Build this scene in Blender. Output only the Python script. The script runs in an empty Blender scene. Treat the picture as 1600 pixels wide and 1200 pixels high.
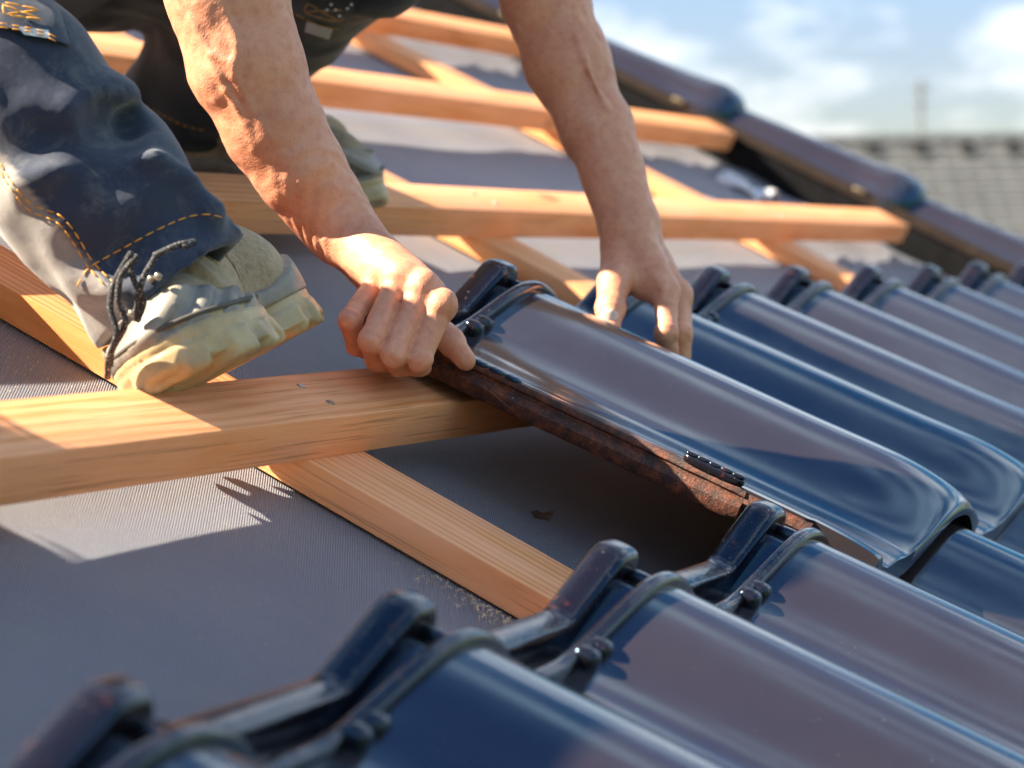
import bpy, bmesh, math, random
import numpy as np
from mathutils import Vector, Matrix, noise as mn
random.seed(7); rng = np.random.default_rng(7)
R = math.radians
scene = bpy.context.scene
# ---------------------------------------------------------------- frame of the roof
S = 0.56                 # one roof unit in metres
PITCH = 27.04            # pitch of the roof in degrees
RM = Matrix.Rotation(R(PITCH), 4, 'X')
def W(p):                # roof coordinates (along battens, up the slope, off the roof) -> world metres
    return RM @ (Vector(p) * S)
# ---------------------------------------------------------------- camera
cam = bpy.data.cameras.new('camera'); co = bpy.data.objects.new('camera', cam); scene.collection.objects.link(co)
AX = ((0.38367336, -0.8298756, 0.40509411), (-0.04306418, -0.45426699, -0.88982413), (0.92246422, 0.32395676, -0.21002805))
rt = RM.to_3x3() @ Vector(AX[0]); dn = RM.to_3x3() @ Vector(AX[1]); fw = RM.to_3x3() @ Vector(AX[2])
mw = Matrix((rt, -dn, -fw)).transposed().to_4x4(); mw.translation = W((0, 0, 1)); co.matrix_world = mw
cam.sensor_width = 36; cam.lens = 98.37; cam.clip_start = .05; cam.clip_end = 3000
cam.dof.use_dof = True; cam.dof.focus_distance = 3.80 * S; cam.dof.aperture_fstop = 7.6
scene.camera = co
# ---------------------------------------------------------------- sky, sun, exposure
sd = (RM.to_3x3() @ Vector((-1.3, 3.4, 1.0))).normalized()       # towards the sun
sel = math.asin(sd.z); srot = math.atan2(sd.x, sd.y)
world = bpy.data.worlds.new('World'); scene.world = world; world.use_nodes = True
nt = world.node_tree; nt.nodes.clear()
def wn(t, **k):
    n = nt.nodes.new(t)
    for a, b in k.items(): setattr(n, a, b)
    return n
L = nt.links.new
out = wn('ShaderNodeOutputWorld'); bg = wn('ShaderNodeBackground'); sky = wn('ShaderNodeTexSky', sky_type='NISHITA')
sky.sun_disc = False; sky.sun_elevation = sel; sky.sun_rotation = srot; sky.altitude = 300; sky.air_density = 1.3; sky.dust_density = .4; sky.ozone_density = 2.5
tc = wn('ShaderNodeTexCoord'); mp = wn('ShaderNodeMapping'); mp.inputs['Scale'].default_value = (1.0, 1.0, 2.6); mp.inputs['Location'].default_value = (5.3, 1.1, 2.7)
nz = wn('ShaderNodeTexNoise'); nz.inputs['Scale'].default_value = 3.3; nz.inputs['Detail'].default_value = 7; nz.inputs['Roughness'].default_value = .55
cr = wn('ShaderNodeValToRGB'); cr.color_ramp.elements[0].position = .49; cr.color_ramp.elements[1].position = .615
hs = wn('ShaderNodeHueSaturation'); hs.inputs['Saturation'].default_value = 2.0
mx = wn('ShaderNodeMixRGB'); mx.inputs[2].default_value = (6.8, 6.7, 6.7, 1)
L(tc.outputs['Generated'], mp.inputs[0]); L(mp.outputs[0], nz.inputs['Vector']); L(nz.outputs['Fac'], cr.inputs[0])
va = wn('ShaderNodeVectorMath', operation='MULTIPLY_ADD'); va.inputs[1].default_value = (.30, .27, .155); va.inputs[2].default_value = (1, 1, 1)
vd = wn('ShaderNodeVectorMath', operation='DIVIDE'); L(hs.outputs[0], va.inputs[0]); L(hs.outputs[0], vd.inputs[0]); L(va.outputs[0], vd.inputs[1])
L(sky.outputs[0], hs.inputs['Color']); L(vd.outputs[0], mx.inputs[1]); L(cr.outputs[0], mx.inputs[0]); L(mx.outputs[0], bg.inputs[0]); L(bg.outputs[0], out.inputs[0])
bg.inputs[1].default_value = .066
sun = bpy.data.lights.new('sun', 'SUN'); sun.energy = 5; sun.angle = R(.5); sun.color = (1, .88, .68)
so = bpy.data.objects.new('sun', sun); scene.collection.objects.link(so); so.rotation_mode = 'QUATERNION'; so.rotation_quaternion = sd.to_track_quat('Z', 'Y'); so.location = (0, 0, 12)
vs = scene.view_settings; scene.display_settings.display_device = 'sRGB'; vs.view_transform = 'Standard'; vs.look = 'None'; vs.gamma = 1; vs.use_curve_mapping = False
vs.exposure = 2.30
# ---------------------------------------------------------------- helpers
def tag(o, label=None, cat=None, group=None, kind=None):
    if label: o['label'] = label
    if cat: o['category'] = cat
    if group: o['group'] = group
    if kind: o['kind'] = kind
    return o
def empty(name, p, label, cat, group=None):
    o = bpy.data.objects.new(name, None); scene.collection.objects.link(o); o.empty_display_size = .05
    o.matrix_world = Matrix.Translation(W(p)) @ RM; tag(o, label, cat, group); return o
def link(name, me, parent=None, m=None, p=None):
    o = bpy.data.objects.new(name, me); scene.collection.objects.link(o)
    if m and not me.materials: me.materials.append(m)
    if parent is not None: o.parent = parent
    elif p is not None: o.matrix_world = Matrix.Translation(W(p)) @ RM
    return o
def mesh(name, verts, faces, smooth=True):
    me = bpy.data.meshes.new(name); v = (np.asarray(verts, float) * S)
    me.from_pydata(v.tolist(), [], [tuple(int(i) for i in f) for f in faces]); me.update()
    me.polygons.foreach_set('use_smooth', [smooth] * len(me.polygons)); return me
def solid(name, fn_top, fn_bot, xs, ys):
    """closed solid between two height functions over a grid"""
    X, Y = np.meshgrid(xs, ys, indexing='ij'); nx, ny = X.shape
    T = np.stack([X, Y, fn_top(X, Y)], -1).reshape(-1, 3); Bm = np.stack([X, Y, fn_bot(X, Y)], -1).reshape(-1, 3)
    V = np.concatenate([T, Bm]); n = nx * ny; F = []
    idx = lambda i, j: i * ny + j
    for i in range(nx - 1):
        for j in range(ny - 1):
            F.append((idx(i, j), idx(i + 1, j), idx(i + 1, j + 1), idx(i, j + 1)))
            F.append((n + idx(i, j), n + idx(i, j + 1), n + idx(i + 1, j + 1), n + idx(i + 1, j)))
    for i in range(nx - 1):
        F.append((idx(i, 0), n + idx(i, 0), n + idx(i + 1, 0), idx(i + 1, 0)))
        F.append((idx(i, ny - 1), idx(i + 1, ny - 1), n + idx(i + 1, ny - 1), n + idx(i, ny - 1)))
    for j in range(ny - 1):
        F.append((idx(0, j), idx(0, j + 1), n + idx(0, j + 1), n + idx(0, j)))
        F.append((idx(nx - 1, j), n + idx(nx - 1, j), n + idx(nx - 1, j + 1), idx(nx - 1, j + 1)))
    me = mesh(name, V, F)
    return me
def sharp(me, ang=40):
    bm = bmesh.new(); bm.from_mesh(me); bmesh.ops.recalc_face_normals(bm, faces=bm.faces)
    for e in bm.edges:
        if len(e.link_faces) == 2 and e.calc_face_angle(0) > R(ang): e.smooth = False
    bm.to_mesh(me); bm.free(); return me
def boxmesh(name, x0, x1, y0, y1, z0, z1, bev=.004, cuts=0, wob=0.0, seg=2):
    bm = bmesh.new(); bmesh.ops.create_cube(bm, size=1)
    for v in bm.verts: v.co = Vector(((x0 + x1) / 2 + v.co.x * (x1 - x0), (y0 + y1) / 2 + v.co.y * (y1 - y0), (z0 + z1) / 2 + v.co.z * (z1 - z0)))
    if bev: bmesh.ops.bevel(bm, geom=list(bm.edges), offset=bev, segments=seg, affect='EDGES', profile=.6)
    if cuts:
        ax = 0 if (x1 - x0) > (y1 - y0) else 1
        L_ = (x1 - x0) if ax == 0 else (y1 - y0); a0 = x0 if ax == 0 else y0
        for k in range(1, cuts):
            pl = Vector((0, 0, 0)); pl[ax] = a0 + L_ * k / cuts; no = Vector((0, 0, 0)); no[ax] = 1
            bmesh.ops.bisect_plane(bm, geom=bm.verts[:] + bm.edges[:] + bm.faces[:], plane_co=pl, plane_no=no)
    if wob:
        for v in bm.verts:
            q = v.co * 6; v.co += Vector((0, mn.noise(q) if x1 - x0 > y1 - y0 else 0, mn.noise(q + Vector((9, 3, 1))))) * wob + mn.noise_vector(v.co * 60) * wob * .15
    for v in bm.verts: v.co *= S
    me = bpy.data.meshes.new(name); bm.to_mesh(me); bm.free(); me.polygons.foreach_set('use_smooth', [True] * len(me.polygons))
    return sharp(me, 35)
def tube(name, pts, rad, n=8, closed_ends=True):
    """swept tube; rad a number or a list"""
    P = [Vector(p) for p in pts]; V = []; F = []
    rr = rad if hasattr(rad, '__len__') else [rad] * len(P)
    t = (P[1] - P[0]).normalized(); a = t.orthogonal().normalized()
    for i, p in enumerate(P):
        t = (P[min(i + 1, len(P) - 1)] - P[max(i - 1, 0)]).normalized(); a = (a - t * a.dot(t)).normalized(); b = t.cross(a)
        for k in range(n):
            th = 2 * math.pi * k / n; V.append(p + (a * math.cos(th) + b * math.sin(th)) * rr[i])
    for i in range(len(P) - 1):
        for k in range(n): F.append((i * n + k, i * n + (k + 1) % n, (i + 1) * n + (k + 1) % n, (i + 1) * n + k))
    if closed_ends: F.append(tuple(range(n))[::-1]); F.append(tuple((len(P) - 1) * n + k for k in range(n)))
    return mesh(name, [tuple(v) for v in V], F)
def joined(name, parts, m=None):
    bm = bmesh.new()
    for me in parts: bm.from_mesh(me)
    me = bpy.data.meshes.new(name); bm.to_mesh(me); bm.free(); me.polygons.foreach_set('use_smooth', [True] * len(me.polygons))
    return me
def crv(pts, n=8):
    """Catmull-Rom through points"""
    P = [Vector(p) for p in pts]; P = [P[0] * 2 - P[1]] + P + [P[-1] * 2 - P[-2]]; o = []
    for i in range(1, len(P) - 2):
        for k in range(n):
            t = k / n; a, b, c, d = P[i - 1:i + 3]
            o.append(.5 * ((2 * b) + (c - a) * t + (2 * a - 5 * b + 4 * c - d) * t * t + (3 * b - a - 3 * c + d) * t ** 3))
    o.append(P[-2]); return o
# ---------------------------------------------------------------- materials
class NT:
    def __init__(s, name):
        s.m = bpy.data.materials.new(name); s.m.use_nodes = True; s.t = s.m.node_tree; s.b = s.t.nodes['Principled BSDF']
        s.co = s.n('ShaderNodeTexCoord').outputs['Object']
    def n(s, t, **k):
        x = s.t.nodes.new(t)
        for a, b in k.items(): setattr(x, a, b)
        return x
    def l(s, a, b): s.t.links.new(a, b)
    def map(s, scale=(1, 1, 1), rot=(0, 0, 0), src=None):
        x = s.n('ShaderNodeMapping'); x.inputs['Scale'].default_value = scale; x.inputs['Rotation'].default_value = rot; s.l(src or s.co, x.inputs[0]); return x.outputs[0]
    def noise(s, scale, detail=4, rough=.5, vec=None, dist=0):
        x = s.n('ShaderNodeTexNoise'); x.inputs['Scale'].default_value = scale; x.inputs['Detail'].default_value = detail; x.inputs['Roughness'].default_value = rough; x.inputs['Distortion'].default_value = dist
        s.l(vec or s.co, x.inputs['Vector']); return x.outputs['Fac']
    def wave(s, scale, vec=None, dist=0, detail=2, dscale=1, direction='X', prof='SIN'):
        x = s.n('ShaderNodeTexWave', bands_direction=direction, wave_profile=prof); x.inputs['Scale'].default_value = scale; x.inputs['Distortion'].default_value = dist
        x.inputs['Detail'].default_value = detail; x.inputs['Detail Scale'].default_value = dscale; s.l(vec or s.co, x.inputs['Vector']); return x.outputs['Fac']
    def ramp(s, f, stops):
        x = s.n('ShaderNodeValToRGB'); e = x.color_ramp.elements
        while len(e) < len(stops): e.new(.5)
        for k, (p, c) in enumerate(stops): e[k].position = p; e[k].color = (c[0], c[1], c[2], 1) if hasattr(c, '__len__') else (c, c, c, 1)
        s.l(f, x.inputs[0]); return x.outputs[0]
    def mix(s, f, a, b, mode='MIX'):
        x = s.n('ShaderNodeMixRGB', blend_type=mode)
        for i, v in enumerate((f, a, b)):
            if hasattr(v, 'links') or isinstance(v, bpy.types.NodeSocket): s.l(v, x.inputs[i])
            elif hasattr(v, '__len__'): x.inputs[i].default_value = (*v, 1)
            else: x.inputs[i].default_value = v if i == 0 else (v, v, v, 1)
        return x.outputs[0]
    def math(s, op, a, b=0):
        x = s.n('ShaderNodeMath', operation=op)
        for i, v in enumerate((a, b)):
            if isinstance(v, bpy.types.NodeSocket): s.l(v, x.inputs[i])
            else: x.inputs[i].default_value = v
        return x.outputs[0]
    def bump(s, h, strength=.3, dist=.001, prev=None):
        x = s.n('ShaderNodeBump'); x.inputs['Strength'].default_value = strength; x.inputs['Distance'].default_value = dist; s.l(h, x.inputs['Height'])
        if prev: s.l(prev, x.inputs['Normal'])
        s.l(x.outputs[0], s.b.inputs['Normal']); return x.outputs[0]
    def set(s, **k):
        for a, v in k.items():
            i = s.b.inputs[a.replace('_', ' ')]
            if isinstance(v, bpy.types.NodeSocket): s.l(v, i)
            elif i.type == 'RGBA': i.default_value = (*v, 1)
            else: i.default_value = v
        return s.m
def seeded(t):          # object coordinates shifted per object so copies differ
    oi = t.n('ShaderNodeObjectInfo'); x = t.n('ShaderNodeVectorMath', operation='ADD'); y = t.n('ShaderNodeVectorMath', operation='SCALE'); y.inputs['Scale'].default_value = 13.7
    cx = t.n('ShaderNodeCombineXYZ')
    for i in range(3): t.l(oi.outputs['Random'], cx.inputs[i])
    t.l(cx.outputs[0], y.inputs[0]); t.l(t.co, x.inputs[0]); t.l(y.outputs[0], x.inputs[1]); return x.outputs[0]
def m_glaze():
    t = NT('glazed clay'); v = seeded(t)
    dust = t.noise(9, 5, .6, v); spk = t.noise(420, 1, .5, v)
    c = t.mix(t.ramp(dust, [(.35, 0.0), (.75, .6)]), (.026, .020, .020), (.034, .027, .027))
    c = t.mix(t.ramp(spk, [(.80, 0.0), (.82, .5)]), c, (.30, .28, .26))
    big = t.noise(11, 2, .4, v); fine = t.noise(160, 2, .5, v)
    n1 = t.bump(big, .10, .004); t.bump(fine, .03, .0006, n1)
    rough = t.ramp(t.noise(26, 5, .65, v), [(.3, .12), (.75, .19)])
    return t.set(Base_Color=c, Roughness=rough, Specular_IOR_Level=1.0, IOR=1.50, Specular_Tint=(.01, .50, 1.0), Coat_Weight=.0, Coat_Roughness=.03)
def m_ribglaze():
    t = NT('thin glaze over clay'); v = seeded(t)
    ch = t.ramp(t.noise(55, 5, .7, v), [(.60, 0.0), (.72, 1.0)])
    c = t.mix(ch, (.007, .005, .006), (.075, .022, .012)); spk = t.ramp(t.noise(300, 2, .5, v), [(.70, 0.0), (.74, 1.0)])
    c = t.mix(spk, c, (.13, .10, .09)); t.bump(t.noise(90, 4, .6, v), .35, .002)
    return t.set(Base_Color=c, Roughness=.2, Specular_IOR_Level=.55, Coat_Weight=.15, Coat_Roughness=.04, Specular_Tint=(.35, .62, 1.0))
def m_clay():
    t = NT('burnt clay'); v = seeded(t)
    a = t.noise(75, 6, .7, v); b = t.noise(420, 3, .6, v)
    c = t.ramp(a, [(.34, (.020, .010, .009)), (.47, (.06, .020, .012)), (.58, (.13, .035, .015)), (.75, (.26, .07, .026))])
    c = t.mix(t.ramp(b, [(.66, 0.0), (.74, .8)]), c, (.34, .24, .17)); c = t.mix(t.ramp(b, [(.33, 1.0), (.42, 0.0)]), c, (.012, .008, .008))
    n1 = t.bump(t.noise(500, 4, .7, v), .7, .0012); t.bump(a, .4, .003, n1)
    return t.set(Base_Color=c, Roughness=.6, Specular_IOR_Level=.4)
def m_wood(name, tint=(1, 1, 1), axis=0):
    t = NT(name); v = seeded(t)
    sc = (1.8, 11, 11) if axis == 0 else (11, 1.8, 11)
    g = t.map(sc, src=v); big = t.noise(1.6, 3, .5, g, 1.2); st = t.noise(14, 6, .7, t.map((.35, 20, 20) if axis == 0 else (20, .35, 20), src=v)); pores = t.noise(60, 2, .5, t.map((.12, 9, 9) if axis == 0 else (9, .12, 9), src=v))
    ring = t.wave(2.4, g, 5.5, 3, .9, 'Y' if axis == 0 else 'X')
    T = lambda c: tuple(a * b for a, b in zip(c, tint))
    c = t.ramp(ring, [(.0, T((.84, .38, .165))), (.6, T((.78, .315, .115))), (1.0, T((.64, .22, .06)))])
    c = t.mix(t.ramp(st, [(.35, .0), (.7, .38)]), c, T((.54, .20, .07))); c = t.mix(t.ramp(big, [(.4, 0.0), (.65, .55)]), c, T((.84, .38, .21)))
    c = t.mix(t.ramp(pores, [(.60, 0.0), (.68, .5)]), c, T((.25, .10, .04)))
    kn = t.n('ShaderNodeTexVoronoi'); kn.inputs['Scale'].default_value = 1.0; t.l(t.map((3.4, 9, 9) if axis == 0 else (9, 3.4, 9), src=v), kn.inputs['Vector'])
    c = t.mix(t.ramp(kn.outputs['Distance'], [(.05, .75), (.13, 0.0)]), c, T((.16, .06, .03)))
    n1 = t.bump(st, .35, .0012); t.bump(t.noise(700, 2, .5, t.map((.25, 1, 1) if axis == 0 else (1, .25, 1), src=v)), .25, .0006, n1)
    return t.set(Base_Color=c, Roughness=.72, Specular_IOR_Level=.25)
def m_membrane():
    t = NT('woven underlay'); 
    w1 = t.wave(170, t.map(rot=(0, 0, R(62))), .6, 1, 3); w2 = t.wave(150, t.map(rot=(0, 0, R(-20))), .8, 1, 3)
    big = t.noise(3.2, 5, .6); dst = t.noise(14, 6, .7); sp = t.noise(330, 1, .5)
    c = t.mix(t.ramp(big, [(.3, 0.0), (.7, 1.0)]), (.200, .204, .255), (.285, .280, .310))
    c = t.mix(t.ramp(dst, [(.52, 0.0), (.72, .5)]), c, (.32, .29, .26)); c = t.mix(t.math('MULTIPLY', w1, .65), c, (.07, .07, .085))
    c = t.mix(t.ramp(sp, [(.73, 0.0), (.77, .8)]), c, (.5, .42, .3))
    n1 = t.bump(w1, .9, .0016); n2 = t.bump(w2, .25, .0006, n1); t.bump(t.noise(60, 4, .6), .5, .0012, n2)
    return t.set(Base_Color=c, Roughness=.52, Specular_IOR_Level=.5, Specular_Tint=(.55, .72, 1.0), Sheen_Weight=.15)
def m_plain(name, col, rough=.6, var=.25, scale=30, bump=.2, bs=150, bd=.001, **k):
    t = NT(name); v = seeded(t); c = t.mix(t.ramp(t.noise(scale, 5, .6, v), [(.3, 0.0), (.7, 1.0)]), tuple(x * (1 - var) for x in col), tuple(min(1, x * (1 + var)) for x in col))
    t.bump(t.noise(bs, 4, .6, v), bump, bd); return t.set(Base_Color=c, Roughness=rough, **k)
GL, RG, CL = m_glaze(), m_ribglaze(), m_clay()
WD = m_wood('spruce batten', (1, 1, 1), 0); WC = m_wood('spruce counter batten', (1.02, 1.05, 1.05), 1)
MB = m_membrane()
# ---------------------------------------------------------------- the roof: underlay, deck, walls, ground
xs = np.linspace(-2.5, 8.75, 150); ys = np.linspace(-3.0, 9.0, 150)
def mem(X, Y):
    Z = np.zeros_like(X)
    for i in range(X.shape[0]):
        for j in range(X.shape[1]):
            x, y = X[i, j], Y[i, j]
            r = mn.noise(Vector((x * 1.1, y * 1.6, 0))) * .006 + mn.noise(Vector((x * 4, y * 5, 3))) * .0015
            d = min(abs((x - 3.33) % 2.0), 2.0 - abs((x - 3.33) % 2.0))
            far = min(1, max(0, (x - 6.6) / 1.2)) * max(0, min(1, (y - 1.6) / .6))
            r += far * (abs(mn.noise(Vector((x * 5, y * 4, 9)))) * .045)
            Z[i, j] = -.004 + min(r, .004) * min(1, d * 3) - .007 * min(1, d) * .6 if far < .05 else -.006 + r * min(1, d * 2)
    return Z
o = link('roof_underlay', solid('roof_underlay', mem, lambda X, Y: X * 0 - .05, xs, ys), m=MB, p=(0, 0, 0)); tag(o, 'dark woven roofing underlay sheet stretched over the whole roof slope', kind='structure'); ROOF = o
# ---------------------------------------------------------------- battens
def slab(name, u0, u1, v0, v1, n0, n1, m, label, cat, group=None, bev=.003, cuts=0, wob=0, parent=None):
    me = boxmesh(name, 0, u1 - u0, 0, v1 - v0, 0, n1 - n0, bev, cuts, wob)
    o = link(name, me, m=m, p=(u0, v0, n0))
    if cat: tag(o, label, cat, group)
    return o
def nails(o, pts):
    for p in pts:
        q = link('nail', NAIL, o, NLM); q.location = Vector(p) * S
NLM = m_plain('zinc nail', (.35, .34, .32), .35, .2, Metallic=.8)
_b = bmesh.new(); bmesh.ops.create_cone(_b, cap_ends=True, segments=10, radius1=.0068 * S, radius2=.006 * S, depth=.003 * S); NAIL = bpy.data.meshes.new('nail'); _b.to_mesh(NAIL); _b.free()
NB, NT_, VB, PV = .043, .104, 1.350, .685
bl = ['front roof batten, running under the tile being laid', 'second roof batten up the slope, behind the fist',
      'blurred third roof batten up the slope', 'topmost blurred roof batten in the picture']
for k in range(-1, 6):
    lab = bl[k] if 0 <= k < 4 else ('roof batten hidden under the laid tiles' if k < 0 else 'fifth roof batten up the slope, out of the picture' if k == 4 else 'sixth roof batten up the slope, out of the picture')
    ue = {0: 8.5, 1: 8.60, 2: 8.74, 3: 8.70}.get(k, 8.6)
    bo_ = slab('batten', -2.2 + .1 * (k % 3), ue, VB + k * PV, VB + k * PV + .116, NB, NT_, WD, lab, 'batten', 'horizontal battens across the roof', cuts=60, wob=.0010, bev=.0022)
    nails(bo_, [(u_ - (-2.2 + .1 * (k % 3)) + random.uniform(-.01, .01), .058 + e_, .0612) for u_ in (1.32, 3.326, 5.33, 7.34) for e_ in (-.022, .026)])
cl = ['counter batten running under the front batten and the boot', 'counter batten between the fist and the other hand, running up the slope', 'counter batten near the verge, beyond the gripping hand']
for k in range(-2, 3):
    u = 3.24 + 2.005 * k
    if k == -2: continue
    lab = cl[k] if k >= 0 else 'counter batten on the near side of the roof'
    slab('counter_batten', u, u + .172, -2.8, 8.8, 0, NB, WC, lab, 'counter batten', 'counter battens running up the slope', cuts=60, wob=.0009, bev=.0022)
# ---------------------------------------------------------------- tiles
LT, PU = .84, .557
def sst(t): t = np.clip(t, 0, 1); return t * t * (3 - 2 * t)
def prof(X):
    z = .025 + .075 * sst((X - .17) / .265)
    z = np.where(X > .445, .100 - .055 * np.clip((X - .445) / .155, 0, 1) ** 1.7, z)
    z = z + .020 * sst((.045 - X) / .022) - .006 * np.exp(-((X - .085) / .03) ** 2)
    return z
def sprof(X):         # sharper section of the head rib
    z = .047 + .074 * np.clip((X - .322) / .092, 0, 1) + .008 * sst((.05 - X) / .03)
    return np.where(X > .462, .121 - .075 * np.clip((X - .462) / .035, 0, 1), z)
def top(X, Y):
    z = prof(X)
    w = np.clip(1 - Y / .150, 0, 1); amt = .006 + .40 * np.clip(z - .03, 0, 1)
    z = z - amt * (1 - np.sqrt(np.clip(1 - w ** 2.3, 0, 1)))
    z = z + .002 * np.exp(-((Y - .15) / .08) ** 2) * sst((X - .2) / .2)
    ch = np.minimum(sprof(X) - .034, z - .012); ch = np.where(X > .44, z - .016, ch); ch = np.where(X < .05, z, ch)
    f = sst((Y - .772) / .010)
    return z * (1 - f) + ch * f
def bot(X, Y): return np.minimum(prof(X) - .024 - .015 * sst((.10 - Y) / .04), top(X, Y) - .008)
xs = np.concatenate([np.linspace(0, .09, 12), np.linspace(.105, .60, 38)]); ys = np.concatenate([np.linspace(0, .002, 2), np.linspace(.008, .15, 22), np.linspace(.18, .74, 14), np.linspace(.765, .795, 9), np.linspace(.815, LT, 3)])
T_body = solid('body', top, bot, xs, ys)
for v_ in T_body.vertices:
    x_, y_ = v_.co.x / S, v_.co.y / S
    if y_ < .105 and x_ < .12: v_.co.x = (x_ + (.12 - x_) * .06) * S
sharp(T_body, 55)
def rolled(fn, y0, y1, rnd, skew=0.0):
    def f(X, Y):
        c = (y0 + y1) / 2; h = (y1 - y0) / 2; q = np.clip(np.abs(Y - c) / h, 0, 1)
        return fn(X) - rnd * (1 - np.sqrt(np.clip(1 - q ** 3.0, 0, 1)))
    return f
xr = np.unique(np.concatenate([np.linspace(.02, .33, 12), np.linspace(.32, .50, 22), np.linspace(.50, .565, 8)]))
def smoothed(fn, w=.010):
    return lambda X: sum(fn(X + d * w) for d in (-1.5, -.75, 0, .75, 1.5)) / 5
spr = smoothed(sprof, .0045)
yr = np.linspace(0, 1, 12); yr = .5 - .5 * np.cos(np.pi * yr)
T_head = sharp(solid('head_rib', rolled(spr, .805, .848, .010), lambda X, Y: np.minimum(prof(X) - .02, spr(X) - .045), xr, .805 + .043 * yr), 60)
inn = smoothed(lambda X: prof(X) + .0135)
T_inner = sharp(solid('inner_rib', rolled(inn, .754, .775, .010), lambda X, Y: prof(X) - .01, xr, .754 + .021 * yr), 60)
def ext_profile(name, sec, y0, y1, n=40, wob=.0012):
    V = []; F = []; k = len(sec)
    for i in range(n):
        y = y0 + (y1 - y0) * i / (n - 1); e = .88 if i in (0, n - 1) else 1
        cxm = sum(s[0] for s in sec) / k; czm = sum(s[1] for s in sec) / k
        for j, (x, z) in enumerate(sec):
            q = mn.noise(Vector((x * 30, y * 40, z * 30))) * wob
            V.append((cxm + (x - cxm) * e + q, y + (0 if 0 < i < n - 1 else (.001 if i else -.001)), czm + (z - czm) * e + q * .6))
    for i in range(n - 1):
        for j in range(k): F.append((i * k + j, i * k + (j + 1) % k, (i + 1) * k + (j + 1) % k, (i + 1) * k + j))
    F.append(tuple(range(k))[::-1]); F.append(tuple((n - 1) * k + j for j in range(k))); return sharp(mesh(name, V, F), 40)
T_side = ext_profile('side_lock', [(.030, .002), (.030, .0435), (.006, .0455), (-.003, .0445), (-.0055, .041), (-.0055, .036), (-.0015, .0325), (-.0015, .0285), (-.006, .0235), (-.010, .018), (-.008, .004), (-.003, -.002), (.012, -.003)], .203, .826)
T_side2 = ext_profile('side_lip', [(.020, .008), (.020, .0405), (.003, .0425), (-.002, .040), (-.003, .026), (.004, .018)], .102, .206, 10)
def blob(name, x, y, z, sx, sy, sz, seg=3):
    bm = bmesh.new(); bmesh.ops.create_cube(bm, size=2); bmesh.ops.subdivide_edges(bm, edges=list(bm.edges), cuts=seg + 1, use_grid_fill=True)
    for v in bm.verts:
        c = v.co; k = 1 / (abs(c.x) ** 3.4 + abs(c.y) ** 3.4 + abs(c.z) ** 3.4) ** (1 / 3.4) * .5
        v.co = Vector((x + c.x * k * sx, y + c.y * k * sy, z + c.z * k * sz)) * S
    me = bpy.data.meshes.new(name); bm.to_mesh(me); bm.free(); me.polygons.foreach_set('use_smooth', [True] * len(me.polygons)); return me
T_bead = [blob('bead', .003, .715 - .027 * i, .0455, .017, .025, .008, 3) for i in range(6)]
T_stop = [blob('a', .002, .258, .050, .017, .094, .018, 4)] + [blob('a', .001, .222 + .018 * i, .0575, .015, .020, .007, 3) for i in range(5)]
T_lug = [blob('a', .236, .754, .040, .030, .030, .030), blob('a', .268, .754, .046, .030, .030, .030)]
T_bar = blob('channel_bar', .447, .788, .090, .020, .044, .022)
def make_tile(p, label, detail=True):
    t = empty('glazed_tile', p, label, 'roof tile'); t['kind'] = 'thing'
    link('body', T_body, t, GL); link('head_rib', T_head, t, RG); link('inner_rib', T_inner, t, RG); link('channel_bar', T_bar, t, RG)
    [link('water_lug', q, t, RG) for q in T_lug]; link('side_lock', T_side, t, CL); link('side_lip', T_side2, t, CL); [link('stop_lug', q, t, RG) for q in T_stop]
    for b in T_bead: link('bead', b, t, GL)
    return t
TILT = .062
ROOF_INV = (Matrix.Translation(W((0, 0, 0))) @ RM).inverted()
def place_tile(t, u, v, dn=0.0, tilt=TILT, roll=0.0, yaw=0.0):
    M = Matrix.Translation(W((u, v, .149 + dn))) @ RM @ Matrix.Rotation(yaw, 4, 'Z') @ Matrix.Rotation(-math.atan(tilt), 4, 'X') @ Matrix.Rotation(roll, 4, 'Y')
    t.matrix_world = M
    if t.parent: t.matrix_parent_inverse = Matrix(); t.matrix_basis = ROOF_INV @ M
proto = make_tile((0, 0, 0), 'glazed blue-black roof tile being laid, gripped by both hands')
place_tile(proto, 3.65, .702, .015, .058)
kids = list(proto.children)
def copy_tile(label):
    c = bpy.data.objects.new('roof_tile', None); c.empty_display_size = .05; scene.collection.objects.link(c); c.parent = ROOF
    if label: c['label'] = label
    for ch in kids:
        d = ch.copy(); scene.collection.objects.link(d); d.parent = c
    return c
for row in (0, 1, 2):
    for k in range(-2 if row < 2 else 5, 12):
        u = 1.877 - .45 + PU * k; v = .0165 + PV * (row - 1)
        if row == 2 and k == 4: continue
        t = copy_tile(None)
        place_tile(t, u + random.uniform(-.004, .004), v + random.uniform(-.005, .005), random.uniform(-.002, .002), TILT + random.uniform(-.004, .004), yaw=random.uniform(-.004, .004))
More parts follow.
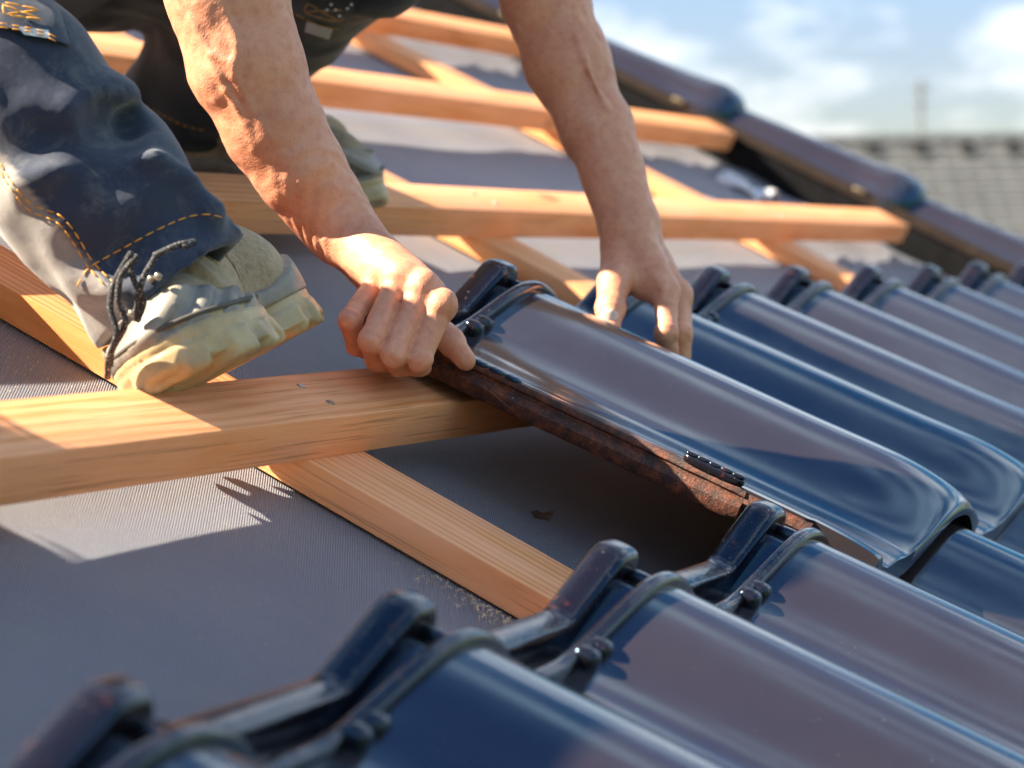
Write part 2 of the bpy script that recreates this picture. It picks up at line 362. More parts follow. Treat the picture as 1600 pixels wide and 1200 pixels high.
# ---------------------------------------------------------------- verge at the far side of the roof
BK = m_plain('black sheet', (.006, .006, .007), .95, .3, Specular_IOR_Level=.1); BR = m_plain('brown clay flange', (.022, .014, .011), .8, .3, Specular_IOR_Level=.15)
YL = m_plain('dull brass', (.14, .10, .05), .5, .3, Metallic=.3)
UV = 8.76
vt = empty('verge', (UV, 0, 0), 'line of round glazed verge caps stepping down the far edge of the roof', 'verge')
b = boxmesh('verge_board', 0, .035, -3, 9, -.03, .092, .003, 30, .001); link('verge_board', b, vt, BK)
def cap_mesh():
    V = []; F = []; n = 28; ys = np.concatenate([[0, .004, .012, .025, .045, .07, .10, .14], np.linspace(.2, .74, 10)])
    for y in ys:
        r = .080 + .012 * (1 - y / .74) + .010 * math.exp(-((y - .09) / .07) ** 2); w = max(0, 1 - y / .10)
        r *= 1 - .42 * (1 - math.sqrt(max(0, 1 - w ** 2.4)))
        for k in range(n):
            a = math.pi * (-.12 + 1.24 * k / (n - 1)); V.append((math.cos(a) * r * 1.15, y, math.sin(a) * r * 1.0))
        for k in range(n):
            a = math.pi * (1.12 - 1.24 * k / (n - 1)); V.append((math.cos(a) * (r - .02) * 1.15, y, math.sin(a) * (r - .02)))
    m = 2 * n
    for i in range(len(ys) - 1):
        for k in range(m): F.append((i * m + k, i * m + (k + 1) % m, (i + 1) * m + (k + 1) % m, (i + 1) * m + k))
    for k in range(n - 1):
        F.append((k, m - 1 - k, m - 2 - k, k + 1)); e = (len(ys) - 1) * m; F.append((e + k, e + k + 1, e + m - 2 - k, e + m - 1 - k))
    return sharp(mesh('cap', V, F), 60)
CAP = cap_mesh(); FLG = ext_profile('flange', [(0, 0), (.010, 0), (.012, .026), (.010, .034), (0, .034)], 0, .68, 12)
CLP = blob('clip', 0, 0, 0, .022, .05, .014)
vk = []
for k in range(-3, 12):
    y = .72 + (k - 2) * PV
    c = link('verge_cap', CAP, vt, GL); c.location = Vector((.10, y, .128)) * S; c.rotation_euler = (-.045, 0, random.uniform(-.01, .01)); vk.append(c)
    f = link('flange', FLG, vt, BR); f.location = Vector((-.012, y + .06, .090)) * S
    g = link('clip', CLP, vt, YL); g.location = Vector((-.012, y + .175, .118)) * S
# ---------------------------------------------------------------- building under the roof, ground
PL = m_plain('render', (.55, .52, .46), .85, .1, 3); DK = m_plain('boards', (.12, .08, .05), .7, .3)
def wbox(name, x0, x1, y0, y1, z0, z1, m, lab, cat=None, kind=None, parent=None):
    me = bpy.data.meshes.new(name); bm = bmesh.new(); bmesh.ops.create_cube(bm, size=1)
    for v in bm.verts: v.co = Vector(((x0 + x1) / 2 + v.co.x * (x1 - x0), (y0 + y1) / 2 + v.co.y * (y1 - y0), (z0 + z1) / 2 + v.co.z * (z1 - z0)))
    bm.to_mesh(me); bm.free(); me.materials.append(m); o = bpy.data.objects.new(name, me); scene.collection.objects.link(o)
    if parent: o.parent = parent
    tag(o, lab, cat, None, kind); return o
wbox('gable_wall', -1.3, 4.75, -1.2, 4.0, -4.6, -1.1, PL, 'rendered walls of the house under the roof', kind='structure')
gm = m_plain('grass', (.06, .10, .03), .9, .4, .4)
me = bpy.data.meshes.new('ground'); me.from_pydata([(-1500, -1500, -4.6), (1500, -1500, -4.6), (1500, 1500, -4.6), (-1500, 1500, -4.6)], [], [(0, 1, 2, 3)]); me.materials.append(gm)
o = bpy.data.objects.new('ground', me); scene.collection.objects.link(o); tag(o, 'green lawn and fields around the house', kind='structure')
# ---------------------------------------------------------------- neighbour's roof, 40 m away
fh = Vector((fw.x, fw.y, 0)).normalized(); rh = Vector((fh.y, -fh.x, 0))
c0 = co.matrix_world.translation
D = 40.0
base = c0 + fh * D
nb = bpy.data.objects.new('neighbour_house', None); scene.collection.objects.link(nb)
yaw = math.atan2(rh.y, rh.x)
nb.matrix_world = Matrix.Translation(Vector((base.x, base.y, -4.6))) @ Matrix.Rotation(yaw, 4, 'Z')
tag(nb, 'blurred neighbouring house with a brown-grey tiled roof on the horizon', 'house')
GT = m_plain('weathered tile', (.062, .064, .068), .85, .22, 2.5); GD = m_plain('dark vent', (.05, .045, .045), .7, .2)
HZ = c0.z + 1.78 + 4.6; AN = R(32); G = .34; NW = 64; X0 = 3.6
def course(seed):
    r = random.Random(seed); V = []; F = []
    for i in range(NW):
        x = X0 + i * .30; dz = r.uniform(-.006, .006); pr = [(0, .0), (.03, .008), (.10, .012), (.17, .008), (.22, .002), (.29, .0), (.298, -.01)]
        b0 = len(V)
        for (a, h) in pr:
            V += [(x + a, 0, h + .045 + dz), (x + a, G + .05, h + .0 + dz), (x + a, 0, -.01)]
        for j in range(len(pr) - 1):
            q = b0 + j * 3; F += [(q, q + 3, q + 4, q + 1), (q + 2, q + 5, q + 3, q)]
    me = bpy.data.meshes.new('tile_course'); me.from_pydata(V, [], F); me.materials.append(GT); return me
cms = [course(i) for i in range(4)]
for k in range(20):
    o = bpy.data.objects.new('tile_course', cms[k % 4]); scene.collection.objects.link(o); o.parent = nb
    s_ = (k + 1) * G; o.location = (0, -math.cos(AN) * s_, HZ - math.sin(AN) * s_); o.rotation_euler = (AN, 0, 0)
rm = bpy.data.meshes.new('ridge_tile'); bm = bmesh.new()
bmesh.ops.create_cone(bm, cap_ends=True, segments=16, radius1=.13, radius2=.105, depth=.34, matrix=Matrix.Rotation(R(90), 4, 'Y')); bm.to_mesh(rm); bm.free(); rm.materials.append(GT)
for k in range(62):
    o = bpy.data.objects.new('ridge_tile', rm); scene.collection.objects.link(o); o.parent = nb; o.location = (X0 + k * .305, 0, HZ - .02); o.rotation_euler = (0, 0, random.uniform(-.03, .03))
vm = bpy.data.meshes.new('vent_tile'); bm = bmesh.new(); bmesh.ops.create_cube(bm, size=1); bmesh.ops.scale(bm, vec=(.22, .20, .16), verts=bm.verts); bmesh.ops.bevel(bm, geom=list(bm.edges), offset=.04, segments=2, affect='EDGES'); bm.to_mesh(vm); bm.free(); vm.materials.append(GD)
for k in range(9):
    o = bpy.data.objects.new('vent_tile', vm); scene.collection.objects.link(o); o.parent = nb; o.location = (X0 + 1.55 + k * .66, -math.cos(AN) * .42, HZ - math.sin(AN) * .42 + .09)
x1_ = X0 + NW * .3
o = wbox('back_roof', X0, x1_, -.02, 5.5, HZ - 3.6, HZ - .2, GT, None, parent=nb)
bm = bmesh.new(); bm.from_mesh(o.data)
for v in bm.verts:
    if v.co.z > HZ - 1: v.co.y = -.01 if v.co.y < 1 else .05
    else: v.co.y = -5.6 if v.co.y < 1 else 5.6
bm.to_mesh(o.data); bm.free()
wbox('wall', X0 + .2, x1_ - .2, -5.2, 5.2, 0, HZ - 3.5, PL, None, parent=nb)
GRY = m_plain('galvanised', (.06, .06, .065), .7, .1)
def mast(px, hgt, rad, lab, bars):
    dist = D + 6; x = (px - 800) / 4372.03 * dist; pos = c0 + fh * dist + rh * x
    a = bpy.data.objects.new('aerial_mast', None); scene.collection.objects.link(a); a.location = (pos.x, pos.y, -4.6); a.rotation_euler = (0, 0, yaw); tag(a, lab, 'aerial')
    me = tube('pole', [(0, 0, 0), (0, 0, hgt / S)], rad / S, 8); link('pole', me, a, GRY)
    for i, (z, l) in enumerate(bars): link('crossbar', tube('crossbar', [(-l / S, 0, (hgt - z) / S), (l / S, 0, (hgt - z) / S)], .018 / S, 6), a, GRY)
mast(1443, c0.z + 4.6 + 3.05, .035, 'thin blurred aerial mast above the neighbouring roof', [(.15, .16), (.4, .12)])
# ---------------------------------------------------------------- bits on the underlay
CH = m_plain('wood shavings', (.62, .45, .26), .8, .2)
def debris():
    V = []; F = []
    def chip(u, v, n, l, w, cu):
        a = random.uniform(0, 6.28); ca, sa = math.cos(a), math.sin(a); b0 = len(V); seg = 4
        for i in range(seg + 1):
            t = i / seg - .5; z = n + .001 + cu * (1 - 4 * t * t) * l
            for s_ in (-1, 1):
                x = t * l; y = s_ * w + .3 * cu * math.sin(t * 5) * l; V.append((u + ca * x - sa * y, v + sa * x + ca * y, z + (w * .6 if s_ > 0 else 0)))
        for i in range(seg): q = b0 + i * 2; F.append((q, q + 2, q + 3, q + 1))
    for _ in range(260):
        r = abs(random.gauss(0, .030)); v = 1.02 + random.gauss(0, .055); chip(3.22 - r, v, 0, random.uniform(.003, .010), random.uniform(.0003, .0008), random.uniform(0, .5))
    for _ in range(420):
        chip(random.uniform(2.2, 4.2), random.uniform(.85, 1.9), -.006, random.uniform(.0015, .004), random.uniform(.0003, .0007), random.uniform(0, .4))
    for _ in range(130):
        chip(random.uniform(2.9, 3.2), 1.6 + random.random() * .35, -.004, random.uniform(.002, .006), random.uniform(.0004, .0007), .3)
    me = mesh('sawdust', V, F); o = link('sawdust', me, m=CH, p=(0, 0, 0)); tag(o, 'pale wood shavings and sawdust scattered beside the counter batten', kind='stuff')
debris()
lf = bpy.data.objects.new('dry_leaf', None)
bt = m_plain('dry leaf', (.12, .05, .03), .7, .4)
V = [(0, 0, .002), (.014, .006, .010), (.03, .002, .006), (.044, -.008, .014), (.03, -.012, .003), (.014, -.010, .004), (-.018, .004, .012)]
o = link('dry_leaf', mesh('dry_leaf', V, [(0, 1, 2), (2, 3, 4), (0, 2, 4, 5), (0, 6, 1)]), m=bt, p=(3.72, 1.19, -.006)); tag(o, 'tiny curled dead leaf on the shaded underlay beside the held tile', 'leaf')
# torn corner of white felt by the verge
wf = m_plain('white fleece', (.5, .5, .52), .8, .1, 30)
xs = np.linspace(0, .22, 18); ys = np.linspace(0, .15, 16)
fl = lambda X, Y: np.vectorize(lambda a, b: .012 + .05 * abs(mn.noise(Vector((a * 9, b * 8, 4)))) + .05 * max(0, a - .2))(X, Y)
o = link('loose_fleece', solid('loose_fleece', fl, lambda X, Y: fl(X, Y) - .004, xs, ys), m=wf, p=(8.25, 2.42, -.01)); tag(o, 'crumpled white scrap of fleece lying by the verge board', 'fleece scrap')

# unseen stack of tiles, added to shade the left of batten and underlay
stk = bpy.data.objects.new('shade_stack', None); scene.collection.objects.link(stk); stk.matrix_world = Matrix.Translation(W((1.42, 2.12, .108))) @ RM
tag(stk, 'unseen stack of glazed tiles added left of the worker to cast shade', 'added shade caster')
for i in range(15):
    t = bpy.data.objects.new('shade_tile', T_body); scene.collection.objects.link(t); t.parent = stk; t.location = (random.uniform(-.003, .003), random.uniform(-.004, .004), i * .034 * S)
# ---------------------------------------------------------------- organic shapes: distance fields turned into meshes
def A3(p): return np.array(p, float)
def smin(a, b, k):
    h = np.clip(.5 + .5 * (b - a) / k, 0, 1); return b * (1 - h) + a * h - k * h * (1 - h)
def smax(a, b, k): return -smin(-a, -b, k)
def cap(P, a, b, ra, rb=None):
    a = A3(a); b = A3(b); rb = ra if rb is None else rb
    ab = b - a; t = np.clip(((P - a) @ ab) / (ab @ ab + 1e-12), 0, 1)
    return np.linalg.norm(P - a - t[:, None] * ab, axis=1) - (ra + (rb - ra) * t)
def chain(P, pts, rads, k=.02):
    d = None
    for i in range(len(pts) - 1):
        c = cap(P, pts[i], pts[i + 1], rads[i], rads[i + 1]); d = c if d is None else smin(d, c, k)
    return d
def ell(P, c, r, M=None):
    q = P - A3(c)
    if M is not None: q = q @ np.array(M).T
    r = A3(r); k0 = np.linalg.norm(q / r, axis=1); k1 = np.linalg.norm(q / (r * r), axis=1); return k0 * (k0 - 1) / np.maximum(k1, 1e-9)
_pt = np.random.default_rng(3); _tab = _pt.random((32, 32, 32)) * 2 - 1
def vnoise(P, s):
    q = P * s; i = np.floor(q).astype(int); f = q - i; f = f * f * (3 - 2 * f); r = 0
    for dx in (0, 1):
        for dy in (0, 1):
            for dz in (0, 1):
                w = (f[:, 0] if dx else 1 - f[:, 0]) * (f[:, 1] if dy else 1 - f[:, 1]) * (f[:, 2] if dz else 1 - f[:, 2])
                r = r + w * _tab[(i[:, 0] + dx) % 32, (i[:, 1] + dy) % 32, (i[:, 2] + dz) % 32]
    return r
def nets(fn, lo, hi, h):
    lo = A3(lo); hi = A3(hi); n = (np.ceil((hi - lo) / h / 8).astype(int)) * 8 + 1
    F = np.full(n, 1.0, np.float32); nb_ = (n - 1) // 8
    g = np.stack(np.meshgrid(*[np.arange(k) for k in nb_], indexing='ij'), -1).reshape(-1, 3)
    c = lo + (g * 8 + 4) * h; act = np.abs(fn(c)) < 8 * h * 1.25
    F_ = fn(c)
    for q in g[F_ < 0]: F[q[0] * 8:q[0] * 8 + 9, q[1] * 8:q[1] * 8 + 9, q[2] * 8:q[2] * 8 + 9] = -1
    loc = np.stack(np.meshgrid(*[np.arange(9)] * 3, indexing='ij'), -1).reshape(-1, 3)
    ga = g[act]
    for s_ in range(0, len(ga), 400):
        b = ga[s_:s_ + 400]; idx = (b[:, None, :] * 8 + loc[None]).reshape(-1, 3)
        v = fn(lo + idx * h); F[idx[:, 0], idx[:, 1], idx[:, 2]] = v
    I = F < 0
    cnt = sum(I[a:n[0] - 1 + a, b:n[1] - 1 + b, c_:n[2] - 1 + c_].astype(np.int8) for a in (0, 1) for b in (0, 1) for c_ in (0, 1))
    cells = np.argwhere((cnt > 0) & (cnt < 8)); vid = np.full(n - 1, -1, np.int64); vid[tuple(cells.T)] = np.arange(len(cells))
    S_ = np.zeros((len(cells), 3)); C_ = np.zeros(len(cells)); cor = [(a, b, c_) for a in (0, 1) for b in (0, 1) for c_ in (0, 1)]
    for a in cor:
        for ax in range(3):
            if a[ax]: continue
            b = list(a); b[ax] = 1
            fa = F[tuple((cells + a).T)]; fb = F[tuple((cells + b).T)]; m = (fa < 0) != (fb < 0)
            t = np.where(m, fa / np.where(m, fa - fb, 1), 0); p = np.array(a, float) + np.zeros((len(cells), 3)); p[:, ax] += t
            S_[m] += p[m]; C_[m] += 1
    V = lo + (cells + S_ / C_[:, None]) * h; Q_ = []
    for ax in range(3):
        o1, o2 = [(1, 2), (2, 0), (0, 1)][ax]; sl = [slice(None)] * 3; sl2 = [slice(None)] * 3; sl[ax] = slice(0, -1); sl2[ax] = slice(1, None)
        e = np.argwhere(I[tuple(sl)] != I[tuple(sl2)]); e = e[(e[:, o1] > 0) & (e[:, o2] > 0) & (e[:, o1] < n[o1] - 1) & (e[:, o2] < n[o2] - 1)]
        d1 = np.zeros(3, int); d1[o1] = 1; d2 = np.zeros(3, int); d2[o2] = 1
        q = np.stack([vid[tuple((e - d1 - d2).T)], vid[tuple((e - d2).T)], vid[tuple(e.T)], vid[tuple((e - d1).T)]], 1)
        fl_ = I[tuple(e.T)]; q[~fl_] = q[~fl_][:, ::-1]; Q_.append(q)
    Q_ = np.concatenate(Q_); Q_ = Q_[(Q_ >= 0).all(1)]; return V, Q_
def npmesh(name, V, Qf, offset=(0, 0, 0)):
    me = bpy.data.meshes.new(name); V = (V - A3(offset)) * S
    me.vertices.add(len(V)); me.vertices.foreach_set('co', V.ravel()); me.loops.add(Qf.size); me.loops.foreach_set('vertex_index', Qf.ravel().astype(np.int32))
    me.polygons.add(len(Qf)); me.polygons.foreach_set('loop_start', np.arange(0, Qf.size, Qf.shape[1], dtype=np.int32)); me.polygons.foreach_set('loop_total', np.full(len(Qf), Qf.shape[1], np.int32))
    me.update(calc_edges=True); me.polygons.foreach_set('use_smooth', [True] * len(me.polygons)); return me
def relax(V, Qf, it=2, lam=.5):
    for _ in range(it):
        acc = np.zeros_like(V); c = np.zeros(len(V))
        for k in range(4):
            a = Qf[:, k]; b = Qf[:, (k + 1) % 4]
            np.add.at(acc, a, V[b]); np.add.at(acc, b, V[a]); np.add.at(c, a, 1); np.add.at(c, b, 1)
        V = V * (1 - lam) + lam * acc / np.maximum(c, 1)[:, None]
    return V
def catm(pts, n=6): return [tuple(v) for v in crv(pts, n)]
# ---------------------------------------------------------------- skin
def m_skin():
    t = NT('sun-tanned skin'); a = t.noise(22, 5, .6); b = t.noise(130, 4, .6); g = t.noise(800, 2, .5)
    c = t.mix(t.ramp(a, [(.3, 0.0), (.7, 1.0)]), (.56, .225, .125), (.68, .31, .19)); c = t.mix(t.ramp(b, [(.45, 0.0), (.75, .5)]), c, (.46, .13, .08))
    c = t.mix(t.ramp(t.noise(48, 6, .7), [(.60, 0.0), (.70, .35)]), c, (.68, .42, .32)); c = t.mix(t.ramp(t.noise(420, 2, .5), [(.60, 0.0), (.75, .22)]), c, (.30, .11, .07))
    vo = t.n('ShaderNodeTexVoronoi', feature='DISTANCE_TO_EDGE'); vo.inputs['Scale'].default_value = 420; t.l(t.map((1, 1, .6)), vo.inputs['Vector'])
    n1 = t.bump(vo.outputs['Distance'], .25, .0008); n1 = t.bump(t.noise(70, 4, .6), .35, .0016, n1); n2 = t.bump(t.wave(170, t.map((1, 1, .35)), 9, 4, 1.5), .14, .0006, n1); t.bump(g, .25, .0005, n2)
    return t.set(Base_Color=c, Roughness=t.ramp(b, [(.3, .40), (.7, .55)]), Specular_IOR_Level=.45, Subsurface_Weight=.18, Subsurface_Radius=(.9, .3, .15), Subsurface_Scale=.006)
SK = m_skin()
HR = m_plain('hair', (.05, .03, .02), .6, .3); NLm = m_plain('nail', (.62, .40, .32), .3, .08, 60, .1)
# right arm and fist
RA_pts = [(3.5046, 1.8533, 0.4919), (3.5145, 1.7945, 0.4208), (3.5348, 1.7249, 0.3550), (3.5518, 1.6652, 0.3139), (3.5770, 1.6174, 0.2791), (3.5934, 1.5884, 0.2590)]
RA_rad = [.079, .0765, .067, .0585, .0500, .0465]
R_ELB, R_SHO = (3.4803, 1.9361, 0.5604), (3.5283, 2.1327, 0.9792)
def finger(P, pts, rads, k=.006): return chain(P, pts, rads, k)
RMCP = [(3.5046, 1.3725, 0.2500), (3.5046, 1.4092, 0.2592), (3.5070, 1.4455, 0.2540), (3.5224, 1.4803, 0.2328)]
RPIP = [(3.4676, 1.3550, 0.1796), (3.4458, 1.3823, 0.1735), (3.4345, 1.4166, 0.1770), (3.4518, 1.4645, 0.1838)]
RDIP = [(3.5209, 1.3749, 0.1585), (3.5019, 1.3922, 0.1496), (3.4906, 1.4199, 0.1429), (3.4983, 1.4604, 0.1440)]
RTIP = [(3.5871, 1.3917, 0.1422), (3.6019, 1.4071, 0.1358), (3.5900, 1.4363, 0.1286), (3.5876, 1.4733, 0.1273)]
RW = (3.5844, 1.5845, 0.2608)
def field_right(P):
    arm = chain(P, [R_ELB] + RA_pts, [.078] + RA_rad, .03)
    # flattened back of the hand: metacarpals
    hand = None
    for j, m in enumerate(RMCP):
        st = A3(RW) + (A3(m) - A3(RW)) * .15 + (A3(RMCP[0]) - A3(RMCP[3])) * (.16 - .10 * j)
        c = cap(P, st, m, .030 if j < 3 else .026, .0235 if j < 3 else .020); hand = c if hand is None else smin(hand, c, .020)
    hand = smin(hand, cap(P, (3.6365, 1.5534, 0.2273), (3.6111, 1.4562, 0.2043), .034, .026), .03)
    hand = smin(hand, cap(P, (3.6213, 1.5318, 0.2227), (3.6245, 1.4382, 0.1876), .026, .020), .03)
    d = smin(arm, hand, .035)
    fs = None
    for j in range(4):
        r = (.0178, .0182, .0176, .0155)[j]
        f = finger(P, [RMCP[j], RPIP[j], RDIP[j], RTIP[j]], [r * 1.04, r * .98, r * .90, r * .80], .006)
        f = smin(f, np.linalg.norm(P - A3(RPIP[j]), axis=1) - r * .96, .006)
        fs = f if fs is None else smin(fs, f, .0014)
    d = smin(d, fs, .007)
    for j, m in enumerate(RMCP):   # knuckle heads
        c = np.linalg.norm(P - (A3(m) + A3(KN)), axis=1) - (.0165, .0175, .016, .014)[j]; d = smin(d, c, .010)
    th = chain(P, [(3.6304, 1.4945, 0.2053), (3.6383, 1.4340, 0.1944), (3.6359, 1.3874, 0.1832), (3.6336, 1.3547, 0.1703)], [.026, .022, .0185, .0150], .010)
    d = smin(d, th, .005)
    # tendons and veins
    for j, m in enumerate(RMCP[:0]):
        a = A3(RW) + A3(TN) * .030 + (A3(RMCP[0]) - A3(RMCP[3])) * (.08 - .07 * j); b = A3(m) + A3(TN) * .016; d = smin(d, cap(P, a, b, .0045, .006), .010)
    for v in RV: d = smin(d, chain(P, v, [.0032] * len(v), .004), .009)
    for j in range(4):
        ax_ = A3(RPIP[j]) - A3(RMCP[j]); ax_ /= np.linalg.norm(ax_); e_ = P - A3(RPIP[j]); d = d + .0011 * np.exp(-(e_ * e_).sum(1) / .0005) * np.sin((e_ @ ax_) * 520)
        e_ = P - A3(RMCP[j]); d = d + .0006 * np.exp(-(e_ * e_).sum(1) / .0006) * np.sin((e_ @ ax_) * 430)
    e_ = P - A3(RTH); d = d + .0010 * np.exp(-(e_ * e_).sum(1) / .0006) * np.sin((e_ @ (A3((3.6336, 1.3547, 0.1703)) - A3(RTH)) / .04) * 520)
    e_ = P - A3(RW); ax_ = A3(RMCP[1]) - A3(RW); ax_ /= np.linalg.norm(ax_); d = d + .0010 * np.exp(-((e_ @ ax_) / .03) ** 2) * np.sin((e_ @ ax_) * 380 + vnoise(P, 12) * 3)
    d = d + vnoise(P, 26) * .0010 + vnoise(P, 60) * .0009 + vnoise(P, 120) * .0005
    return d
RTH = (3.6359, 1.3874, 0.1832)
KN = (-.006, -.004, .010); TN = (-.33, -.15, .85)
RV = [[(3.4263, 1.8526, 0.4562), (3.4326, 1.8075, 0.4239), (3.4398, 1.7701, 0.3881), (3.4606, 1.7314, 0.3583), (3.4749, 1.7095, 0.3300)], [(3.4328, 1.8123, 0.4845), (3.4377, 1.7775, 0.4523), (3.4391, 1.7646, 0.4099), (3.4585, 1.7317, 0.3777), (3.4766, 1.6943, 0.3519)],
      [(3.4317, 1.8070, 0.4240), (3.4358, 1.7742, 0.4247)]]
# left arm and hand
LA_pts = [(4.3848, 1.7692, 0.6095), (4.3759, 1.6820, 0.5310), (4.3612, 1.5840, 0.4584), (4.3405, 1.5174, 0.4072), (4.3255, 1.4748, 0.3712), (4.3183, 1.4485, 0.3465)]
LA_rad = [.070, .068, .056, .047, .0425, .043]
L_ELB, L_SHO = (4.3965, 1.8451, 0.6824), (4.2448, 2.0775, 1.1842)
LMCP = [(4.2663, 1.3236, 0.2826), (4.3253, 1.3222, 0.2778), (4.3741, 1.3312, 0.2678), (4.4204, 1.3455, 0.2552)]
LPIP = [(4.2262, 1.2822, 0.2329), (4.2857, 1.2816, 0.2315), (4.3392, 1.2927, 0.2220), (4.3906, 1.3110, 0.2137)]
LDIP = [(4.2498, 1.2640, 0.1895), (4.2931, 1.2627, 0.1873), (4.3416, 1.2740, 0.1796), (4.3879, 1.2935, 0.1750)]
LW = (4.3183, 1.4485, 0.3465)
def field_left(P):
    arm = chain(P, [L_ELB] + LA_pts, [.070] + LA_rad, .03); hand = None
    for j, m in enumerate(LMCP):
        st = A3(LW) + (A3(m) - A3(LW)) * .12 + (A3(LMCP[3]) - A3(LMCP[0])) * (-.10 + .08 * j)
        c = cap(P, st, m, .033, .022); hand = c if hand is None else smin(hand, c, .02)
    hand = smin(hand, cap(P, (4.3042, 1.4268, 0.2988), (4.2882, 1.3683, 0.2811), .036, .028), .03)
    d = smin(arm, hand, .035); fs = None
    for j in range(4):
        r = (.0195, .0198, .0188, .0165)[j]; f = finger(P, [LMCP[j], LPIP[j], LDIP[j]], [r * 1.05, r * .95, r * .82], .006)
        f = smin(f, np.linalg.norm(P - A3(LPIP[j]), axis=1) - r * 1.0, .006); fs = f if fs is None else smin(fs, f, .0028)
    d = smin(d, fs, .010)
    for j, m in enumerate(LMCP): d = smin(d, np.linalg.norm(P - (A3(m) + np.array((.004, 0, .009))), axis=1) - .017, .010)
    th = chain(P, [(4.2939, 1.4286, 0.3037), (4.2307, 1.3991, 0.2665), (4.1793, 1.3700, 0.2336), (4.1494, 1.3469, 0.2095)], [.034, .026, .0205, .0175], .014)
    th = smin(th, np.linalg.norm(P - A3((4.1793, 1.3709, 0.2354)), axis=1) - .0215, .008)
    d = smin(d, th, .010)
    web = chain(P, [(4.2791, 1.3993, 0.2891), (4.2768, 1.3696, 0.2805), (4.2745, 1.3400, 0.2721)], [.022, .016, .016], .02); d = smin(d, web, .022)
    for v in LV: d = smin(d, chain(P, v, [.004] * len(v), .004), .009)
    for j in range(3):
        ax_ = A3(LPIP[j]) - A3(LMCP[j]); ax_ /= np.linalg.norm(ax_); e_ = P - A3(LPIP[j]); d = d + .0011 * np.exp(-(e_ * e_).sum(1) / .0005) * np.sin((e_ @ ax_) * 520)
    e_ = P - A3((4.1793, 1.3700, 0.2336)); ax_ = A3((4.1494, 1.3469, 0.2095)) - A3((4.1793, 1.3700, 0.2336)); ax_ /= np.linalg.norm(ax_); d = d + .0011 * np.exp(-(e_ * e_).sum(1) / .0006) * np.sin((e_ @ ax_) * 520)
    for v in ([(4.2814, 1.4171, 0.3359), (4.2715, 1.3747, 0.3127), (4.2462, 1.3249, 0.2914)], [(4.2968, 1.4131, 0.3402), (4.2970, 1.3693, 0.3211), (4.2951, 1.3244, 0.2911)]): d = smin(d, chain(P, v, [.005] * 3, .004), .012)
    return d + vnoise(P, 26) * .0018 + vnoise(P, 60) * .0010 + vnoise(P, 120) * .0005
LV = [[(4.3222, 1.6664, 0.5807), (4.3155, 1.6105, 0.5365), (4.3179, 1.5648, 0.5001)], [(4.2867, 1.4029, 0.3278), (4.2747, 1.3678, 0.3161), (4.2510, 1.3319, 0.2994)], [(4.2758, 1.4120, 0.3176), (4.2569, 1.3772, 0.3000)]]
PELV, CHEST, NECK, HEAD = (4.35, 2.80, .37), (3.9271, 2.2044, 0.9369), (3.8899, 2.1453, 1.1586), (3.8442, 2.0685, 1.3154)
HIPN, HIPF, KNN, KNF, ANN, ANF = (4.15, 2.74, .30), (4.50, 2.72, .37), (2.9525, 2.1168, 0.4731), (4.3431, 2.1288, 0.6000), (3.1043, 1.5708, 0.2025), (4.6935, 2.4932, 0.0823)
def field_body(P):
    d = chain(P, [PELV, CHEST, tuple((A3(NECK) + A3(CHEST)) / 2)], [.24, .28, .20], .15)
    d = smin(d, chain(P, [R_SHO, CHEST, L_SHO], [.12, .2, .12], .1), .08)
    d = smin(d, chain(P, [R_SHO, R_ELB, RA_pts[0]], [.105, .080, .078], .05), .06); d = smin(d, chain(P, [L_SHO, L_ELB, LA_pts[0]], [.105, .075, .068], .05), .06)
    d = smin(d, chain(P, [HIPN, (3.22, 2.44, .34), KNN, ANN], [.10, .08, .08, .055], .04), .06); d = smin(d, chain(P, [HIPF, KNF, ANF], [.15, .10, .06], .06), .06)
    d = smin(d, cap(P, NECK, HEAD, .10, .10), .05)
    fdir = (A3((3.6, 1.0, .3)) - A3(HEAD)); fdir /= np.linalg.norm(fdir); up = A3((-.1, .3, 1.)); up -= fdir * (up @ fdir); up /= np.linalg.norm(up); sd_ = np.cross(fdir, up)
    M = [fdir, sd_, up]; q = (P - A3(HEAD)) @ np.array(M).T
    hd = ell(q, (0, 0, .04), (.185, .145, .20)); hd = smin(hd, ell(q, (.05, 0, -.10), (.12, .10, .11)), .05)
    hd = smin(hd, cap(q, (.17, 0, .03), (.205, 0, -.03), .014, .024), .015)
    for s_ in (-1, 1): hd = smin(hd, ell(q, (0, s_ * .15, -.01), (.035, .015, .055)), .01); hd = smax(hd, -(np.linalg.norm(q - A3((.172, s_ * .055, .035)), axis=1) - .022), .02); hd = smin(hd, np.linalg.norm(q - A3((.158, s_ * .055, .033)), axis=1) - .022, .004)
    hd = smax(hd, -cap(q, (.168, -.04, -.085), (.168, .04, -.085), .006), .01)
    return smin(d, hd, .03)
person = empty('person', (4.3, 1.9, .05), 'roofer crouching in navy work trousers, bare forearms gripping a tile', 'person')
PO = (4.3, 1.9, .05)
def bb(pts, m): a = np.array([A3(p) for p in pts]); return a.min(0) - m, a.max(0) + m
def pair(f1, b1, h1): return nets(f1, b1[0], b1[1], h1)
V1, F1 = pair(field_right, bb(RA_pts + RMCP + RPIP + RTIP + [(3.6336, 1.3547, 0.1703)], .11), .0030)
V2, F2 = pair(field_left, bb(LA_pts + LMCP + LPIP + LDIP + [(4.1494, 1.3469, 0.2095)], .11), .0030)
V1 = relax(V1, F1, 1, .4); V2 = relax(V2, F2, 1, .4)
V3, F3 = nets(field_body, *bb([PELV, CHEST, HEAD, R_SHO, L_SHO, R_ELB, L_ELB, KNN, KNF, ANN, ANF, RA_pts[0], LA_pts[0]], .35), .022)
V3 = relax(V3, F3, 2, .5)
